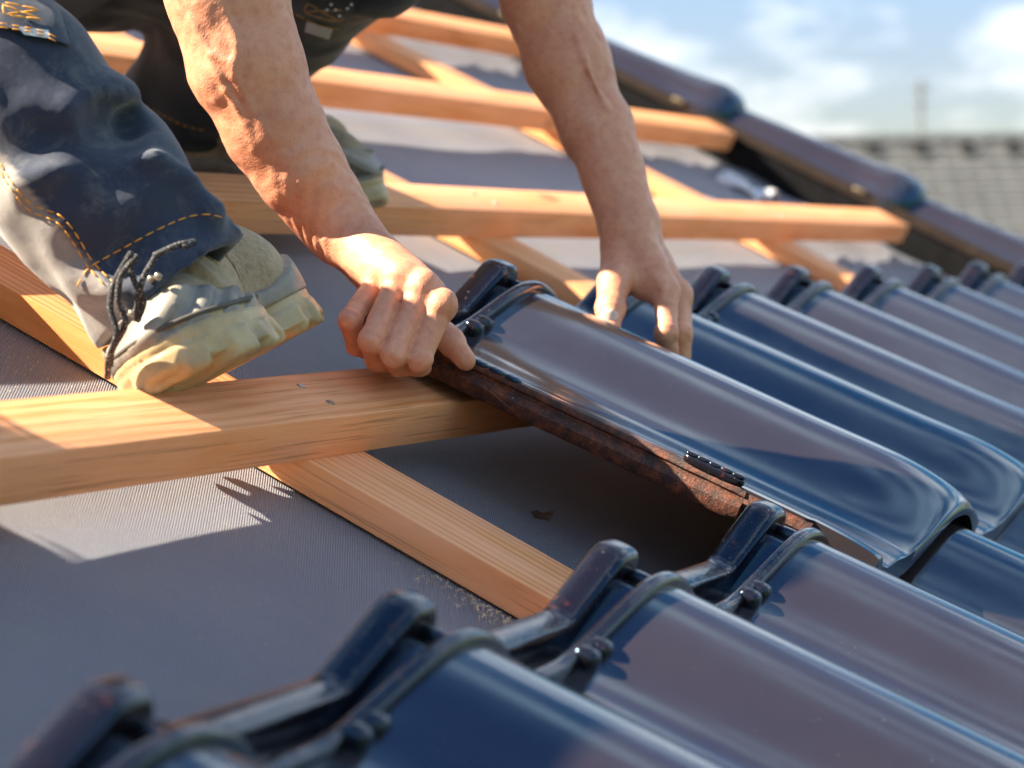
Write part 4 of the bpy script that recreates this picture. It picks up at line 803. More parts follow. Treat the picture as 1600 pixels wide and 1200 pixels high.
fl1 = patch('knee_pocket', [[((2.5599, 1.6611, 0.5216), (4.9491, 3.2114, 0.0752)), ((2.5632, 1.6539, 0.5251), (4.9555, 3.1976, 0.0819)), ((2.5665, 1.6468, 0.5286), (4.9619, 3.1838, 0.0886)), ((2.5698, 1.6397, 0.5321), (4.9683, 3.1700, 0.0954)), ((2.5731, 1.6325, 0.5356), (4.9747, 3.1562, 0.1021)), ((2.5764, 1.6254, 0.5391), (4.9811, 3.1424, 0.1089)), ((2.5797, 1.6182, 0.5426), (4.9874, 3.1286, 0.1156)), ((2.5830, 1.6111, 0.5460), (4.9938, 3.1148, 0.1224)), ((2.5863, 1.6039, 0.5495), (5.0002, 3.1009, 0.1291)), ((2.5896, 1.5968, 0.5530), (5.0066, 3.0871, 0.1358)), ((2.5929, 1.5896, 0.5565), (5.0130, 3.0733, 0.1426)), ((2.5962, 1.5825, 0.5600), (5.0194, 3.0595, 0.1493))], [((2.5596, 1.6583, 0.5162), (4.9486, 3.2061, 0.0647)), ((2.5630, 1.6508, 0.5194), (4.9552, 3.1915, 0.0709)), ((2.5664, 1.6432, 0.5227), (4.9617, 3.1768, 0.0772)), ((2.5698, 1.6356, 0.5259), (4.9683, 3.1622, 0.0834)), ((2.5732, 1.6280, 0.5291), (4.9749, 3.1475, 0.0896)), ((2.5766, 1.6205, 0.5323), (4.9814, 3.1329, 0.0959)), ((2.5800, 1.6129, 0.5356), (4.9880, 3.1182, 0.1021)), ((2.5834, 1.6053, 0.5388), (4.9946, 3.1036, 0.1083)), ((2.5868, 1.5977, 0.5420), (5.0011, 3.0889, 0.1145)), ((2.5902, 1.5902, 0.5452), (5.0077, 3.0743, 0.1208)), ((2.5936, 1.5826, 0.5484), (5.0142, 3.0596, 0.1270)), ((2.5970, 1.5750, 0.5517), (5.0208, 3.0450, 0.1332))], [((2.5594, 1.6556, 0.5108), (4.9481, 3.2008, 0.0542)), ((2.5629, 1.6476, 0.5138), (4.9549, 3.1853, 0.0600)), ((2.5663, 1.6396, 0.5167), (4.9616, 3.1698, 0.0657)), ((2.5698, 1.6315, 0.5197), (4.9683, 3.1543, 0.0714)), ((2.5733, 1.6235, 0.5226), (4.9751, 3.1388, 0.0771)), ((2.5768, 1.6155, 0.5256), (4.9818, 3.1234, 0.0828)), ((2.5803, 1.6075, 0.5286), (4.9885, 3.1079, 0.0886)), ((2.5838, 1.5995, 0.5315), (4.9953, 3.0924, 0.0943)), ((2.5872, 1.5915, 0.5345), (5.0020, 3.0769, 0.1000)), ((2.5907, 1.5835, 0.5374), (5.0088, 3.0615, 0.1057)), ((2.5942, 1.5755, 0.5404), (5.0155, 3.0460, 0.1114)), ((2.5977, 1.5675, 0.5433), (5.0222, 3.0305, 0.1171))], [((2.5591, 1.6528, 0.5054), (4.9476, 3.1954, 0.0438)), ((2.5627, 1.6444, 0.5081), (4.9545, 3.1791, 0.0490)), ((2.5663, 1.6359, 0.5108), (4.9614, 3.1628, 0.0542)), ((2.5698, 1.6275, 0.5135), (4.9683, 3.1465, 0.0594)), ((2.5734, 1.6191, 0.5162), (4.9753, 3.1302, 0.0646)), ((2.5770, 1.6106, 0.5189), (4.9822, 3.1139, 0.0698)), ((2.5806, 1.6022, 0.5216), (4.9891, 3.0976, 0.0750)), ((2.5841, 1.5937, 0.5243), (4.9960, 3.0812, 0.0802)), ((2.5877, 1.5853, 0.5269), (5.0029, 3.0649, 0.0854)), ((2.5913, 1.5769, 0.5296), (5.0098, 3.0486, 0.0906)), ((2.5949, 1.5684, 0.5323), (5.0167, 3.0323, 0.0958)), ((2.5984, 1.5600, 0.5350), (5.0237, 3.0160, 0.1010))], [((2.5588, 1.6500, 0.5000), (4.9471, 3.1901, 0.0333)), ((2.5625, 1.6412, 0.5024), (4.9542, 3.1729, 0.0380)), ((2.5662, 1.6323, 0.5049), (4.9613, 3.1558, 0.0427)), ((2.5698, 1.6234, 0.5073), (4.9684, 3.1386, 0.0474)), ((2.5735, 1.6146, 0.5097), (4.9755, 3.1215, 0.0521)), ((2.5772, 1.6057, 0.5121), (4.9825, 3.1044, 0.0568)), ((2.5808, 1.5968, 0.5146), (4.9896, 3.0872, 0.0615)), ((2.5845, 1.5880, 0.5170), (4.9967, 3.0701, 0.0662)), ((2.5882, 1.5791, 0.5194), (5.0038, 3.0529, 0.0709)), ((2.5918, 1.5702, 0.5218), (5.0109, 3.0358, 0.0756)), ((2.5955, 1.5614, 0.5243), (5.0180, 3.0186, 0.0803)), ((2.5992, 1.5525, 0.5267), (5.0251, 3.0015, 0.0849))], [((2.5586, 1.6473, 0.4946), (4.9466, 3.1847, 0.0229)), ((2.5623, 1.6380, 0.4968), (4.9539, 3.1668, 0.0271)), ((2.5661, 1.6287, 0.4989), (4.9611, 3.1488, 0.0312)), ((2.5699, 1.6194, 0.5011), (4.9684, 3.1308, 0.0354)), ((2.5736, 1.6101, 0.5032), (4.9757, 3.1128, 0.0396)), ((2.5774, 1.6008, 0.5054), (4.9829, 3.0949, 0.0438)), ((2.5811, 1.5915, 0.5076), (4.9902, 3.0769, 0.0480)), ((2.5849, 1.5822, 0.5097), (4.9975, 3.0589, 0.0521)), ((2.5886, 1.5729, 0.5119), (5.0047, 3.0409, 0.0563)), ((2.5924, 1.5636, 0.5141), (5.0120, 3.0229, 0.0605)), ((2.5962, 1.5543, 0.5162), (5.0192, 3.0050, 0.0647)), ((2.5999, 1.5450, 0.5184), (5.0265, 2.9870, 0.0689))], [((2.5583, 1.6445, 0.4892), (4.9461, 3.1794, 0.0124)), ((2.5622, 1.6348, 0.4911), (4.9535, 3.1606, 0.0161)), ((2.5660, 1.6251, 0.4930), (4.9610, 3.1418, 0.0198)), ((2.5699, 1.6153, 0.4949), (4.9684, 3.1230, 0.0234)), ((2.5737, 1.6056, 0.4968), (4.9759, 3.1042, 0.0271)), ((2.5776, 1.5959, 0.4987), (4.9833, 3.0854, 0.0308)), ((2.5814, 1.5861, 0.5006), (4.9907, 3.0665, 0.0344)), ((2.5853, 1.5764, 0.5025), (4.9982, 3.0477, 0.0381)), ((2.5891, 1.5667, 0.5044), (5.0056, 3.0289, 0.0418)), ((2.5930, 1.5570, 0.5063), (5.0131, 3.0101, 0.0454)), ((2.5968, 1.5472, 0.5082), (5.0205, 2.9913, 0.0491)), ((2.6007, 1.5375, 0.5100), (5.0279, 2.9725, 0.0528))], [((2.5581, 1.6418, 0.4838), (4.9456, 3.1741, 0.0020)), ((2.5620, 1.6316, 0.4854), (4.9532, 3.1544, 0.0051)), ((2.5659, 1.6214, 0.4870), (4.9608, 3.1348, 0.0083)), ((2.5699, 1.6113, 0.4887), (4.9684, 3.1151, 0.0114)), ((2.5738, 1.6011, 0.4903), (4.9761, 3.0955, 0.0146)), ((2.5778, 1.5910, 0.4919), (4.9837, 3.0758, 0.0177)), ((2.5817, 1.5808, 0.4936), (4.9913, 3.0562, 0.0209)), ((2.5856, 1.5706, 0.4952), (4.9989, 3.0366, 0.0241)), ((2.5896, 1.5605, 0.4968), (5.0065, 3.0169, 0.0272)), ((2.5935, 1.5503, 0.4985), (5.0141, 2.9973, 0.0304)), ((2.5975, 1.5402, 0.5001), (5.0218, 2.9776, 0.0335)), ((2.6014, 1.5300, 0.5017), (5.0294, 2.9580, 0.0367))]], field_near, .012, .008, DN, tro)
pk = lambda P: field_near(P) - .0135
if fl1:
    for pts in ([((2.5765, 1.6086, 0.5137), (4.9812, 3.1101, 0.0598)), ((2.5794, 1.6016, 0.5153), (4.9868, 3.0964, 0.0630)), ((2.5824, 1.5941, 0.5172), (4.9927, 3.0819, 0.0666)), ((2.5854, 1.5868, 0.5190), (4.9984, 3.0678, 0.0700)), ((2.5879, 1.5803, 0.5203), (5.0034, 3.0553, 0.0725)), ((2.5898, 1.5753, 0.5208), (5.0070, 3.0456, 0.0735)), ((2.5908, 1.5721, 0.5203), (5.0090, 3.0394, 0.0726)), ((2.5912, 1.5703, 0.5191), (5.0096, 3.0360, 0.0702)), ((2.5911, 1.5694, 0.5173), (5.0095, 3.0342, 0.0669)), ((2.5910, 1.5687, 0.5155), (5.0092, 3.0327, 0.0633)), ((2.5910, 1.5675, 0.5139), (5.0093, 3.0305, 0.0602))], [((2.5910, 1.5675, 0.5139), (5.0093, 3.0305, 0.0602)), ((2.5879, 1.5748, 0.5115), (5.0032, 3.0446, 0.0555)), ((2.5845, 1.5825, 0.5087), (4.9968, 3.0596, 0.0502)), ((2.5813, 1.5901, 0.5061), (4.9905, 3.0741, 0.0452)), ((2.5785, 1.5967, 0.5042), (4.9851, 3.0870, 0.0414)), ((2.5765, 1.6019, 0.5032), (4.9812, 3.0970, 0.0396)), ((2.5754, 1.6052, 0.5037), (4.9792, 3.1033, 0.0405)), ((2.5752, 1.6069, 0.5052), (4.9787, 3.1068, 0.0434)), ((2.5753, 1.6079, 0.5073), (4.9790, 3.1086, 0.0475)), ((2.5756, 1.6086, 0.5096), (4.9795, 3.1099, 0.0520)), ((2.5756, 1.6097, 0.5116), (4.9796, 3.1122, 0.0558))], [((2.5759, 1.6085, 0.5107), (4.9800, 3.1098, 0.0540)), ((2.5788, 1.6006, 0.5112), (4.9856, 3.0944, 0.0550)), ((2.5817, 1.5926, 0.5117), (4.9913, 3.0790, 0.0560)), ((2.5846, 1.5846, 0.5123), (4.9969, 3.0636, 0.0571)), ((2.5875, 1.5766, 0.5128), (5.0026, 3.0482, 0.0581)), ((2.5905, 1.5687, 0.5134), (5.0082, 3.0327, 0.0592))], [((2.5765, 1.6019, 0.5032), (4.9812, 3.0970, 0.0396)), ((2.5792, 1.5966, 0.5067), (4.9864, 3.0867, 0.0464)), ((2.5818, 1.5913, 0.5103), (4.9915, 3.0764, 0.0532)), ((2.5845, 1.5859, 0.5138), (4.9967, 3.0661, 0.0600)), ((2.5872, 1.5806, 0.5173), (5.0018, 3.0559, 0.0668)), ((2.5898, 1.5753, 0.5208), (5.0070, 3.0456, 0.0735))]): stitch(pts, pk, tro, .0014, .02, .001)
    for pts in ([((2.5734, 1.6032, 0.4919), (4.9753, 3.0996, 0.0177)), ((2.5766, 1.5956, 0.4941), (4.9814, 3.0848, 0.0218)), ((2.5798, 1.5879, 0.4963), (4.9877, 3.0699, 0.0263)), ((2.5830, 1.5802, 0.4986), (4.9939, 3.0550, 0.0305)), ((2.5861, 1.5727, 0.5005), (4.9998, 3.0406, 0.0343)), ((2.5889, 1.5656, 0.5019), (5.0052, 3.0269, 0.0369)), ((2.5914, 1.5590, 0.5026), (5.0100, 3.0141, 0.0383)), ((2.5936, 1.5528, 0.5028), (5.0144, 3.0020, 0.0387)), ((2.5957, 1.5467, 0.5027), (5.0184, 2.9903, 0.0385)), ((2.5978, 1.5407, 0.5025), (5.0224, 2.9788, 0.0382)), ((2.5999, 1.5347, 0.5025), (5.0265, 2.9670, 0.0382))], [((2.5733, 1.6014, 0.4882), (4.9750, 3.0960, 0.0106)), ((2.5763, 1.5940, 0.4904), (4.9809, 3.0818, 0.0148)), ((2.5795, 1.5866, 0.4927), (4.9870, 3.0674, 0.0193)), ((2.5826, 1.5792, 0.4950), (4.9930, 3.0532, 0.0236)), ((2.5855, 1.5720, 0.4969), (4.9987, 3.0393, 0.0273)), ((2.5882, 1.5652, 0.4983), (5.0039, 3.0261, 0.0300)), ((2.5906, 1.5588, 0.4989), (5.0085, 3.0138, 0.0312)), ((2.5928, 1.5528, 0.4990), (5.0127, 3.0021, 0.0314)), ((2.5948, 1.5470, 0.4988), (5.0165, 2.9909, 0.0310)), ((2.5967, 1.5412, 0.4985), (5.0203, 2.9797, 0.0304)), ((2.5987, 1.5354, 0.4983), (5.0242, 2.9684, 0.0301))]): stitch(pts, pk, tro, .0009, .010, .005)
tg = patch('tag', [[((2.5802, 1.5872, 0.4967), (4.9883, 3.0685, 0.0269)), ((2.5828, 1.5810, 0.4986), (4.9933, 3.0567, 0.0307)), ((2.5854, 1.5749, 0.5005), (4.9983, 3.0448, 0.0344)), ((2.5879, 1.5688, 0.5025), (5.0034, 3.0330, 0.0381)), ((2.5905, 1.5627, 0.5044), (5.0084, 3.0211, 0.0418)), ((2.5931, 1.5565, 0.5063), (5.0134, 3.0093, 0.0455))], [((2.5811, 1.5834, 0.4950), (4.9901, 3.0613, 0.0236)), ((2.5835, 1.5777, 0.4967), (4.9948, 3.0502, 0.0270)), ((2.5859, 1.5720, 0.4985), (4.9994, 3.0392, 0.0305)), ((2.5883, 1.5663, 0.5003), (5.0041, 3.0281, 0.0339)), ((2.5908, 1.5605, 0.5021), (5.0088, 3.0170, 0.0373)), ((2.5932, 1.5548, 0.5039), (5.0135, 3.0059, 0.0408))], [((2.5820, 1.5797, 0.4932), (4.9919, 3.0541, 0.0202)), ((2.5842, 1.5744, 0.4949), (4.9962, 3.0438, 0.0234)), ((2.5865, 1.5691, 0.4965), (5.0005, 3.0335, 0.0265)), ((2.5887, 1.5637, 0.4981), (5.0049, 3.0232, 0.0297)), ((2.5910, 1.5584, 0.4998), (5.0092, 3.0129, 0.0329)), ((2.5932, 1.5531, 0.5014), (5.0136, 3.0026, 0.0360))], [((2.5829, 1.5760, 0.4915), (4.9936, 3.0469, 0.0169)), ((2.5850, 1.5711, 0.4930), (4.9976, 3.0374, 0.0197)), ((2.5871, 1.5661, 0.4945), (5.0016, 3.0278, 0.0226)), ((2.5891, 1.5612, 0.4960), (5.0056, 3.0183, 0.0255)), ((2.5912, 1.5563, 0.4974), (5.0097, 3.0088, 0.0284)), ((2.5933, 1.5513, 0.4989), (5.0137, 2.9992, 0.0313))]], field_near, .016, .003, TG, tro)
fl2 = patch('knee_pocket', [[((2.6915, 1.3764, 0.6606), (5.2036, 2.6610, 0.3439)), ((2.6948, 1.3697, 0.6646), (5.2099, 2.6480, 0.3515)), ((2.6980, 1.3630, 0.6686), (5.2162, 2.6350, 0.3592)), ((2.7013, 1.3562, 0.6725), (5.2225, 2.6221, 0.3669)), ((2.7046, 1.3495, 0.6765), (5.2288, 2.6091, 0.3745)), ((2.7078, 1.3428, 0.6805), (5.2351, 2.5962, 0.3822)), ((2.7111, 1.3361, 0.6844), (5.2414, 2.5832, 0.3899)), ((2.7143, 1.3294, 0.6884), (5.2477, 2.5702, 0.3975)), ((2.7176, 1.3227, 0.6924), (5.2540, 2.5573, 0.4052)), ((2.7208, 1.3160, 0.6963), (5.2603, 2.5443, 0.4129)), ((2.7241, 1.3093, 0.7003), (5.2666, 2.5313, 0.4205)), ((2.7274, 1.3026, 0.7042), (5.2729, 2.5184, 0.4282))], [((2.6918, 1.3724, 0.6558), (5.2042, 2.6533, 0.3346)), ((2.6949, 1.3659, 0.6593), (5.2102, 2.6407, 0.3414)), ((2.6980, 1.3594, 0.6629), (5.2162, 2.6281, 0.3482)), ((2.7011, 1.3529, 0.6664), (5.2221, 2.6155, 0.3551)), ((2.7042, 1.3463, 0.6699), (5.2281, 2.6029, 0.3619)), ((2.7073, 1.3398, 0.6735), (5.2341, 2.5903, 0.3687)), ((2.7104, 1.3333, 0.6770), (5.2401, 2.5778, 0.3756)), ((2.7135, 1.3268, 0.6805), (5.2460, 2.5652, 0.3824)), ((2.7166, 1.3203, 0.6841), (5.2520, 2.5526, 0.3892)), ((2.7196, 1.3138, 0.6876), (5.2580, 2.5400, 0.3961)), ((2.7227, 1.3073, 0.6912), (5.2640, 2.5274, 0.4029)), ((2.7258, 1.3008, 0.6947), (5.2699, 2.5148, 0.4097))], [((2.6921, 1.3684, 0.6510), (5.2048, 2.6456, 0.3253)), ((2.6951, 1.3621, 0.6541), (5.2104, 2.6334, 0.3313)), ((2.6980, 1.3558, 0.6572), (5.2161, 2.6212, 0.3373)), ((2.7009, 1.3495, 0.6603), (5.2217, 2.6089, 0.3432)), ((2.7038, 1.3431, 0.6634), (5.2274, 2.5967, 0.3492)), ((2.7068, 1.3368, 0.6665), (5.2331, 2.5845, 0.3552)), ((2.7097, 1.3305, 0.6696), (5.2387, 2.5723, 0.3612)), ((2.7126, 1.3242, 0.6727), (5.2444, 2.5601, 0.3672)), ((2.7155, 1.3179, 0.6758), (5.2500, 2.5479, 0.3732)), ((2.7184, 1.3116, 0.6789), (5.2557, 2.5357, 0.3792)), ((2.7214, 1.3053, 0.6820), (5.2613, 2.5235, 0.3852)), ((2.7243, 1.2989, 0.6851), (5.2670, 2.5113, 0.3912))], [((2.6924, 1.3644, 0.6462), (5.2054, 2.6379, 0.3160)), ((2.6952, 1.3583, 0.6489), (5.2107, 2.6260, 0.3211)), ((2.6979, 1.3522, 0.6515), (5.2160, 2.6142, 0.3263)), ((2.7007, 1.3461, 0.6542), (5.2214, 2.6024, 0.3314)), ((2.7035, 1.3399, 0.6569), (5.2267, 2.5906, 0.3366)), ((2.7062, 1.3338, 0.6595), (5.2320, 2.5787, 0.3418)), ((2.7090, 1.3277, 0.6622), (5.2374, 2.5669, 0.3469)), ((2.7117, 1.3216, 0.6649), (5.2427, 2.5551, 0.3521)), ((2.7145, 1.3155, 0.6675), (5.2480, 2.5432, 0.3573)), ((2.7172, 1.3093, 0.6702), (5.2533, 2.5314, 0.3624)), ((2.7200, 1.3032, 0.6729), (5.2587, 2.5196, 0.3676)), ((2.7228, 1.2971, 0.6756), (5.2640, 2.5077, 0.3727))], [((2.6927, 1.3604, 0.6414), (5.2060, 2.6302, 0.3066)), ((2.6953, 1.3545, 0.6436), (5.2110, 2.6187, 0.3110)), ((2.6979, 1.3486, 0.6458), (5.2160, 2.6073, 0.3153)), ((2.7005, 1.3427, 0.6481), (5.2210, 2.5958, 0.3196)), ((2.7031, 1.3367, 0.6503), (5.2260, 2.5844, 0.3240)), ((2.7057, 1.3308, 0.6526), (5.2310, 2.5729, 0.3283)), ((2.7083, 1.3249, 0.6548), (5.2360, 2.5615, 0.3326)), ((2.7109, 1.3190, 0.6570), (5.2410, 2.5500, 0.3369)), ((2.7135, 1.3130, 0.6593), (5.2460, 2.5385, 0.3413)), ((2.7160, 1.3071, 0.6615), (5.2510, 2.5271, 0.3456)), ((2.7186, 1.3012, 0.6638), (5.2560, 2.5156, 0.3499)), ((2.7212, 1.2953, 0.6660), (5.2610, 2.5042, 0.3542))], [((2.6930, 1.3565, 0.6366), (5.2065, 2.6225, 0.2973)), ((2.6955, 1.3507, 0.6384), (5.2112, 2.6114, 0.3008)), ((2.6979, 1.3450, 0.6402), (5.2159, 2.6003, 0.3043)), ((2.7003, 1.3393, 0.6420), (5.2206, 2.5893, 0.3078)), ((2.7027, 1.3335, 0.6438), (5.2253, 2.5782, 0.3113)), ((2.7052, 1.3278, 0.6456), (5.2300, 2.5671, 0.3148)), ((2.7076, 1.3221, 0.6474), (5.2347, 2.5560, 0.3183)), ((2.7100, 1.3164, 0.6492), (5.2393, 2.5449, 0.3218)), ((2.7124, 1.3106, 0.6510), (5.2440, 2.5339, 0.3253)), ((2.7149, 1.3049, 0.6528), (5.2487, 2.5228, 0.3288)), ((2.7173, 1.2992, 0.6546), (5.2534, 2.5117, 0.3323)), ((2.7197, 1.2934, 0.6564), (5.2581, 2.5006, 0.3358))], [((2.6933, 1.3525, 0.6317), (5.2071, 2.6148, 0.2880)), ((2.6956, 1.3469, 0.6331), (5.2115, 2.6041, 0.2907)), ((2.6979, 1.3414, 0.6345), (5.2159, 2.5934, 0.2934)), ((2.7001, 1.3359, 0.6359), (5.2202, 2.5827, 0.2960)), ((2.7024, 1.3303, 0.6372), (5.2246, 2.5720, 0.2987)), ((2.7046, 1.3248, 0.6386), (5.2289, 2.5613, 0.3013)), ((2.7069, 1.3193, 0.6400), (5.2333, 2.5506, 0.3040)), ((2.7091, 1.3137, 0.6414), (5.2377, 2.5399, 0.3066)), ((2.7114, 1.3082, 0.6427), (5.2420, 2.5292, 0.3093)), ((2.7137, 1.3027, 0.6441), (5.2464, 2.5185, 0.3119)), ((2.7159, 1.2971, 0.6455), (5.2508, 2.5078, 0.3146)), ((2.7182, 1.2916, 0.6469), (5.2551, 2.4971, 0.3173))], [((2.6936, 1.3485, 0.6269), (5.2077, 2.6071, 0.2787)), ((2.6957, 1.3432, 0.6279), (5.2118, 2.5968, 0.2806)), ((2.6978, 1.3378, 0.6288), (5.2158, 2.5864, 0.2824)), ((2.6999, 1.3325, 0.6298), (5.2198, 2.5761, 0.2842)), ((2.7020, 1.3271, 0.6307), (5.2239, 2.5658, 0.2860)), ((2.7041, 1.3218, 0.6316), (5.2279, 2.5555, 0.2878)), ((2.7062, 1.3165, 0.6326), (5.2320, 2.5452, 0.2897)), ((2.7083, 1.3111, 0.6335), (5.2360, 2.5348, 0.2915)), ((2.7104, 1.3058, 0.6345), (5.2400, 2.5245, 0.2933)), ((2.7125, 1.3004, 0.6354), (5.2441, 2.5142, 0.2951)), ((2.7145, 1.2951, 0.6364), (5.2481, 2.5039, 0.2969)), ((2.7166, 1.2898, 0.6373), (5.2522, 2.4935, 0.2988))]], field_far, .016, .008, DB, tro)
pf = lambda P: field_far(P) - .018
OD = m_plain('faded orange thread', (.35, .17, .04), .7, .2, 200)
for pts in ([((2.7013, 1.3387, 0.6454), (5.2225, 2.5882, 0.3145)), ((2.7007, 1.3387, 0.6430), (5.2214, 2.5881, 0.3098)), ((2.7000, 1.3391, 0.6403), (5.2199, 2.5890, 0.3045)), ((2.6993, 1.3394, 0.6377), (5.2187, 2.5894, 0.2995)), ((2.6991, 1.3386, 0.6356), (5.2183, 2.5879, 0.2956)), ((2.6998, 1.3360, 0.6345), (5.2195, 2.5830, 0.2935)), ((2.7016, 1.3307, 0.6345), (5.2232, 2.5726, 0.2934)), ((2.7045, 1.3230, 0.6353), (5.2287, 2.5577, 0.2949)), ((2.7078, 1.3146, 0.6367), (5.2350, 2.5415, 0.2976)), ((2.7108, 1.3071, 0.6385), (5.2409, 2.5270, 0.3010)), ((2.7130, 1.3020, 0.6405), (5.2452, 2.5173, 0.3049)), ((2.7143, 1.3001, 0.6428), (5.2476, 2.5135, 0.3094)), ((2.7149, 1.3002, 0.6456), (5.2488, 2.5136, 0.3149)), ((2.7152, 1.3013, 0.6487), (5.2493, 2.5159, 0.3208)), ((2.7154, 1.3028, 0.6519), (5.2497, 2.5188, 0.3269)), ((2.7157, 1.3037, 0.6549), (5.2504, 2.5205, 0.3328))], [((2.7012, 1.3381, 0.6442), (5.2224, 2.5870, 0.3121)), ((2.7036, 1.3309, 0.6435), (5.2269, 2.5731, 0.3107)), ((2.7059, 1.3237, 0.6427), (5.2315, 2.5591, 0.3092)), ((2.7083, 1.3165, 0.6420), (5.2361, 2.5452, 0.3078)), ((2.7107, 1.3093, 0.6412), (5.2406, 2.5312, 0.3063)), ((2.7130, 1.3020, 0.6405), (5.2452, 2.5173, 0.3049))], [((2.6950, 1.3456, 0.6283), (5.2103, 2.6016, 0.2814)), ((2.6970, 1.3399, 0.6282), (5.2141, 2.5905, 0.2813)), ((2.6989, 1.3341, 0.6281), (5.2180, 2.5793, 0.2809)), ((2.7009, 1.3284, 0.6279), (5.2218, 2.5682, 0.2806)), ((2.7029, 1.3227, 0.6280), (5.2257, 2.5573, 0.2808)), ((2.7050, 1.3173, 0.6285), (5.2296, 2.5467, 0.2817)), ((2.7070, 1.3120, 0.6294), (5.2335, 2.5366, 0.2835)), ((2.7091, 1.3070, 0.6307), (5.2375, 2.5269, 0.2860)), ((2.7111, 1.3021, 0.6322), (5.2415, 2.5174, 0.2890)), ((2.7132, 1.2972, 0.6338), (5.2455, 2.5080, 0.2920)), ((2.7153, 1.2923, 0.6353), (5.2495, 2.4984, 0.2949))], [((2.7003, 1.3355, 0.6363), (5.2207, 2.5820, 0.2969)), ((2.7033, 1.3293, 0.6397), (5.2264, 2.5699, 0.3034)), ((2.7063, 1.3230, 0.6430), (5.2321, 2.5578, 0.3099)), ((2.7092, 1.3167, 0.6464), (5.2378, 2.5457, 0.3164)), ((2.7122, 1.3105, 0.6498), (5.2436, 2.5336, 0.3229)), ((2.7151, 1.3042, 0.6531), (5.2493, 2.5215, 0.3293))]): stitch(pts, pf, tro, .0013, .02, .001, OD)
tg2 = patch('tag', [[((2.6996, 1.3311, 0.6263), (5.2192, 2.5734, 0.2775)), ((2.7017, 1.3257, 0.6271), (5.2233, 2.5630, 0.2790)), ((2.7038, 1.3203, 0.6279), (5.2273, 2.5525, 0.2806)), ((2.7059, 1.3148, 0.6287), (5.2314, 2.5420, 0.2822)), ((2.7080, 1.3094, 0.6295), (5.2354, 2.5315, 0.2838)), ((2.7100, 1.3040, 0.6303), (5.2394, 2.5211, 0.2853))], [((2.6992, 1.3300, 0.6227), (5.2184, 2.5713, 0.2706)), ((2.7012, 1.3247, 0.6235), (5.2224, 2.5611, 0.2721)), ((2.7033, 1.3194, 0.6243), (5.2263, 2.5508, 0.2736)), ((2.7053, 1.3141, 0.6250), (5.2302, 2.5406, 0.2750)), ((2.7073, 1.3088, 0.6258), (5.2342, 2.5303, 0.2765)), ((2.7094, 1.3035, 0.6265), (5.2381, 2.5201, 0.2780))], [((2.6988, 1.3289, 0.6192), (5.2176, 2.5692, 0.2638)), ((2.7007, 1.3237, 0.6199), (5.2214, 2.5592, 0.2652)), ((2.7027, 1.3185, 0.6206), (5.2253, 2.5491, 0.2665)), ((2.7047, 1.3133, 0.6213), (5.2291, 2.5391, 0.2679)), ((2.7067, 1.3081, 0.6220), (5.2329, 2.5291, 0.2692)), ((2.7087, 1.3030, 0.6227), (5.2368, 2.5190, 0.2706))], [((2.6983, 1.3278, 0.6157), (5.2168, 2.5671, 0.2570)), ((2.7003, 1.3227, 0.6163), (5.2205, 2.5573, 0.2582)), ((2.7022, 1.3177, 0.6170), (5.2243, 2.5475, 0.2595)), ((2.7041, 1.3126, 0.6176), (5.2280, 2.5377, 0.2607)), ((2.7061, 1.3075, 0.6183), (5.2317, 2.5278, 0.2620)), ((2.7080, 1.3024, 0.6189), (5.2355, 2.5180, 0.2632))]], field_far, .022, .003, TG, tro)
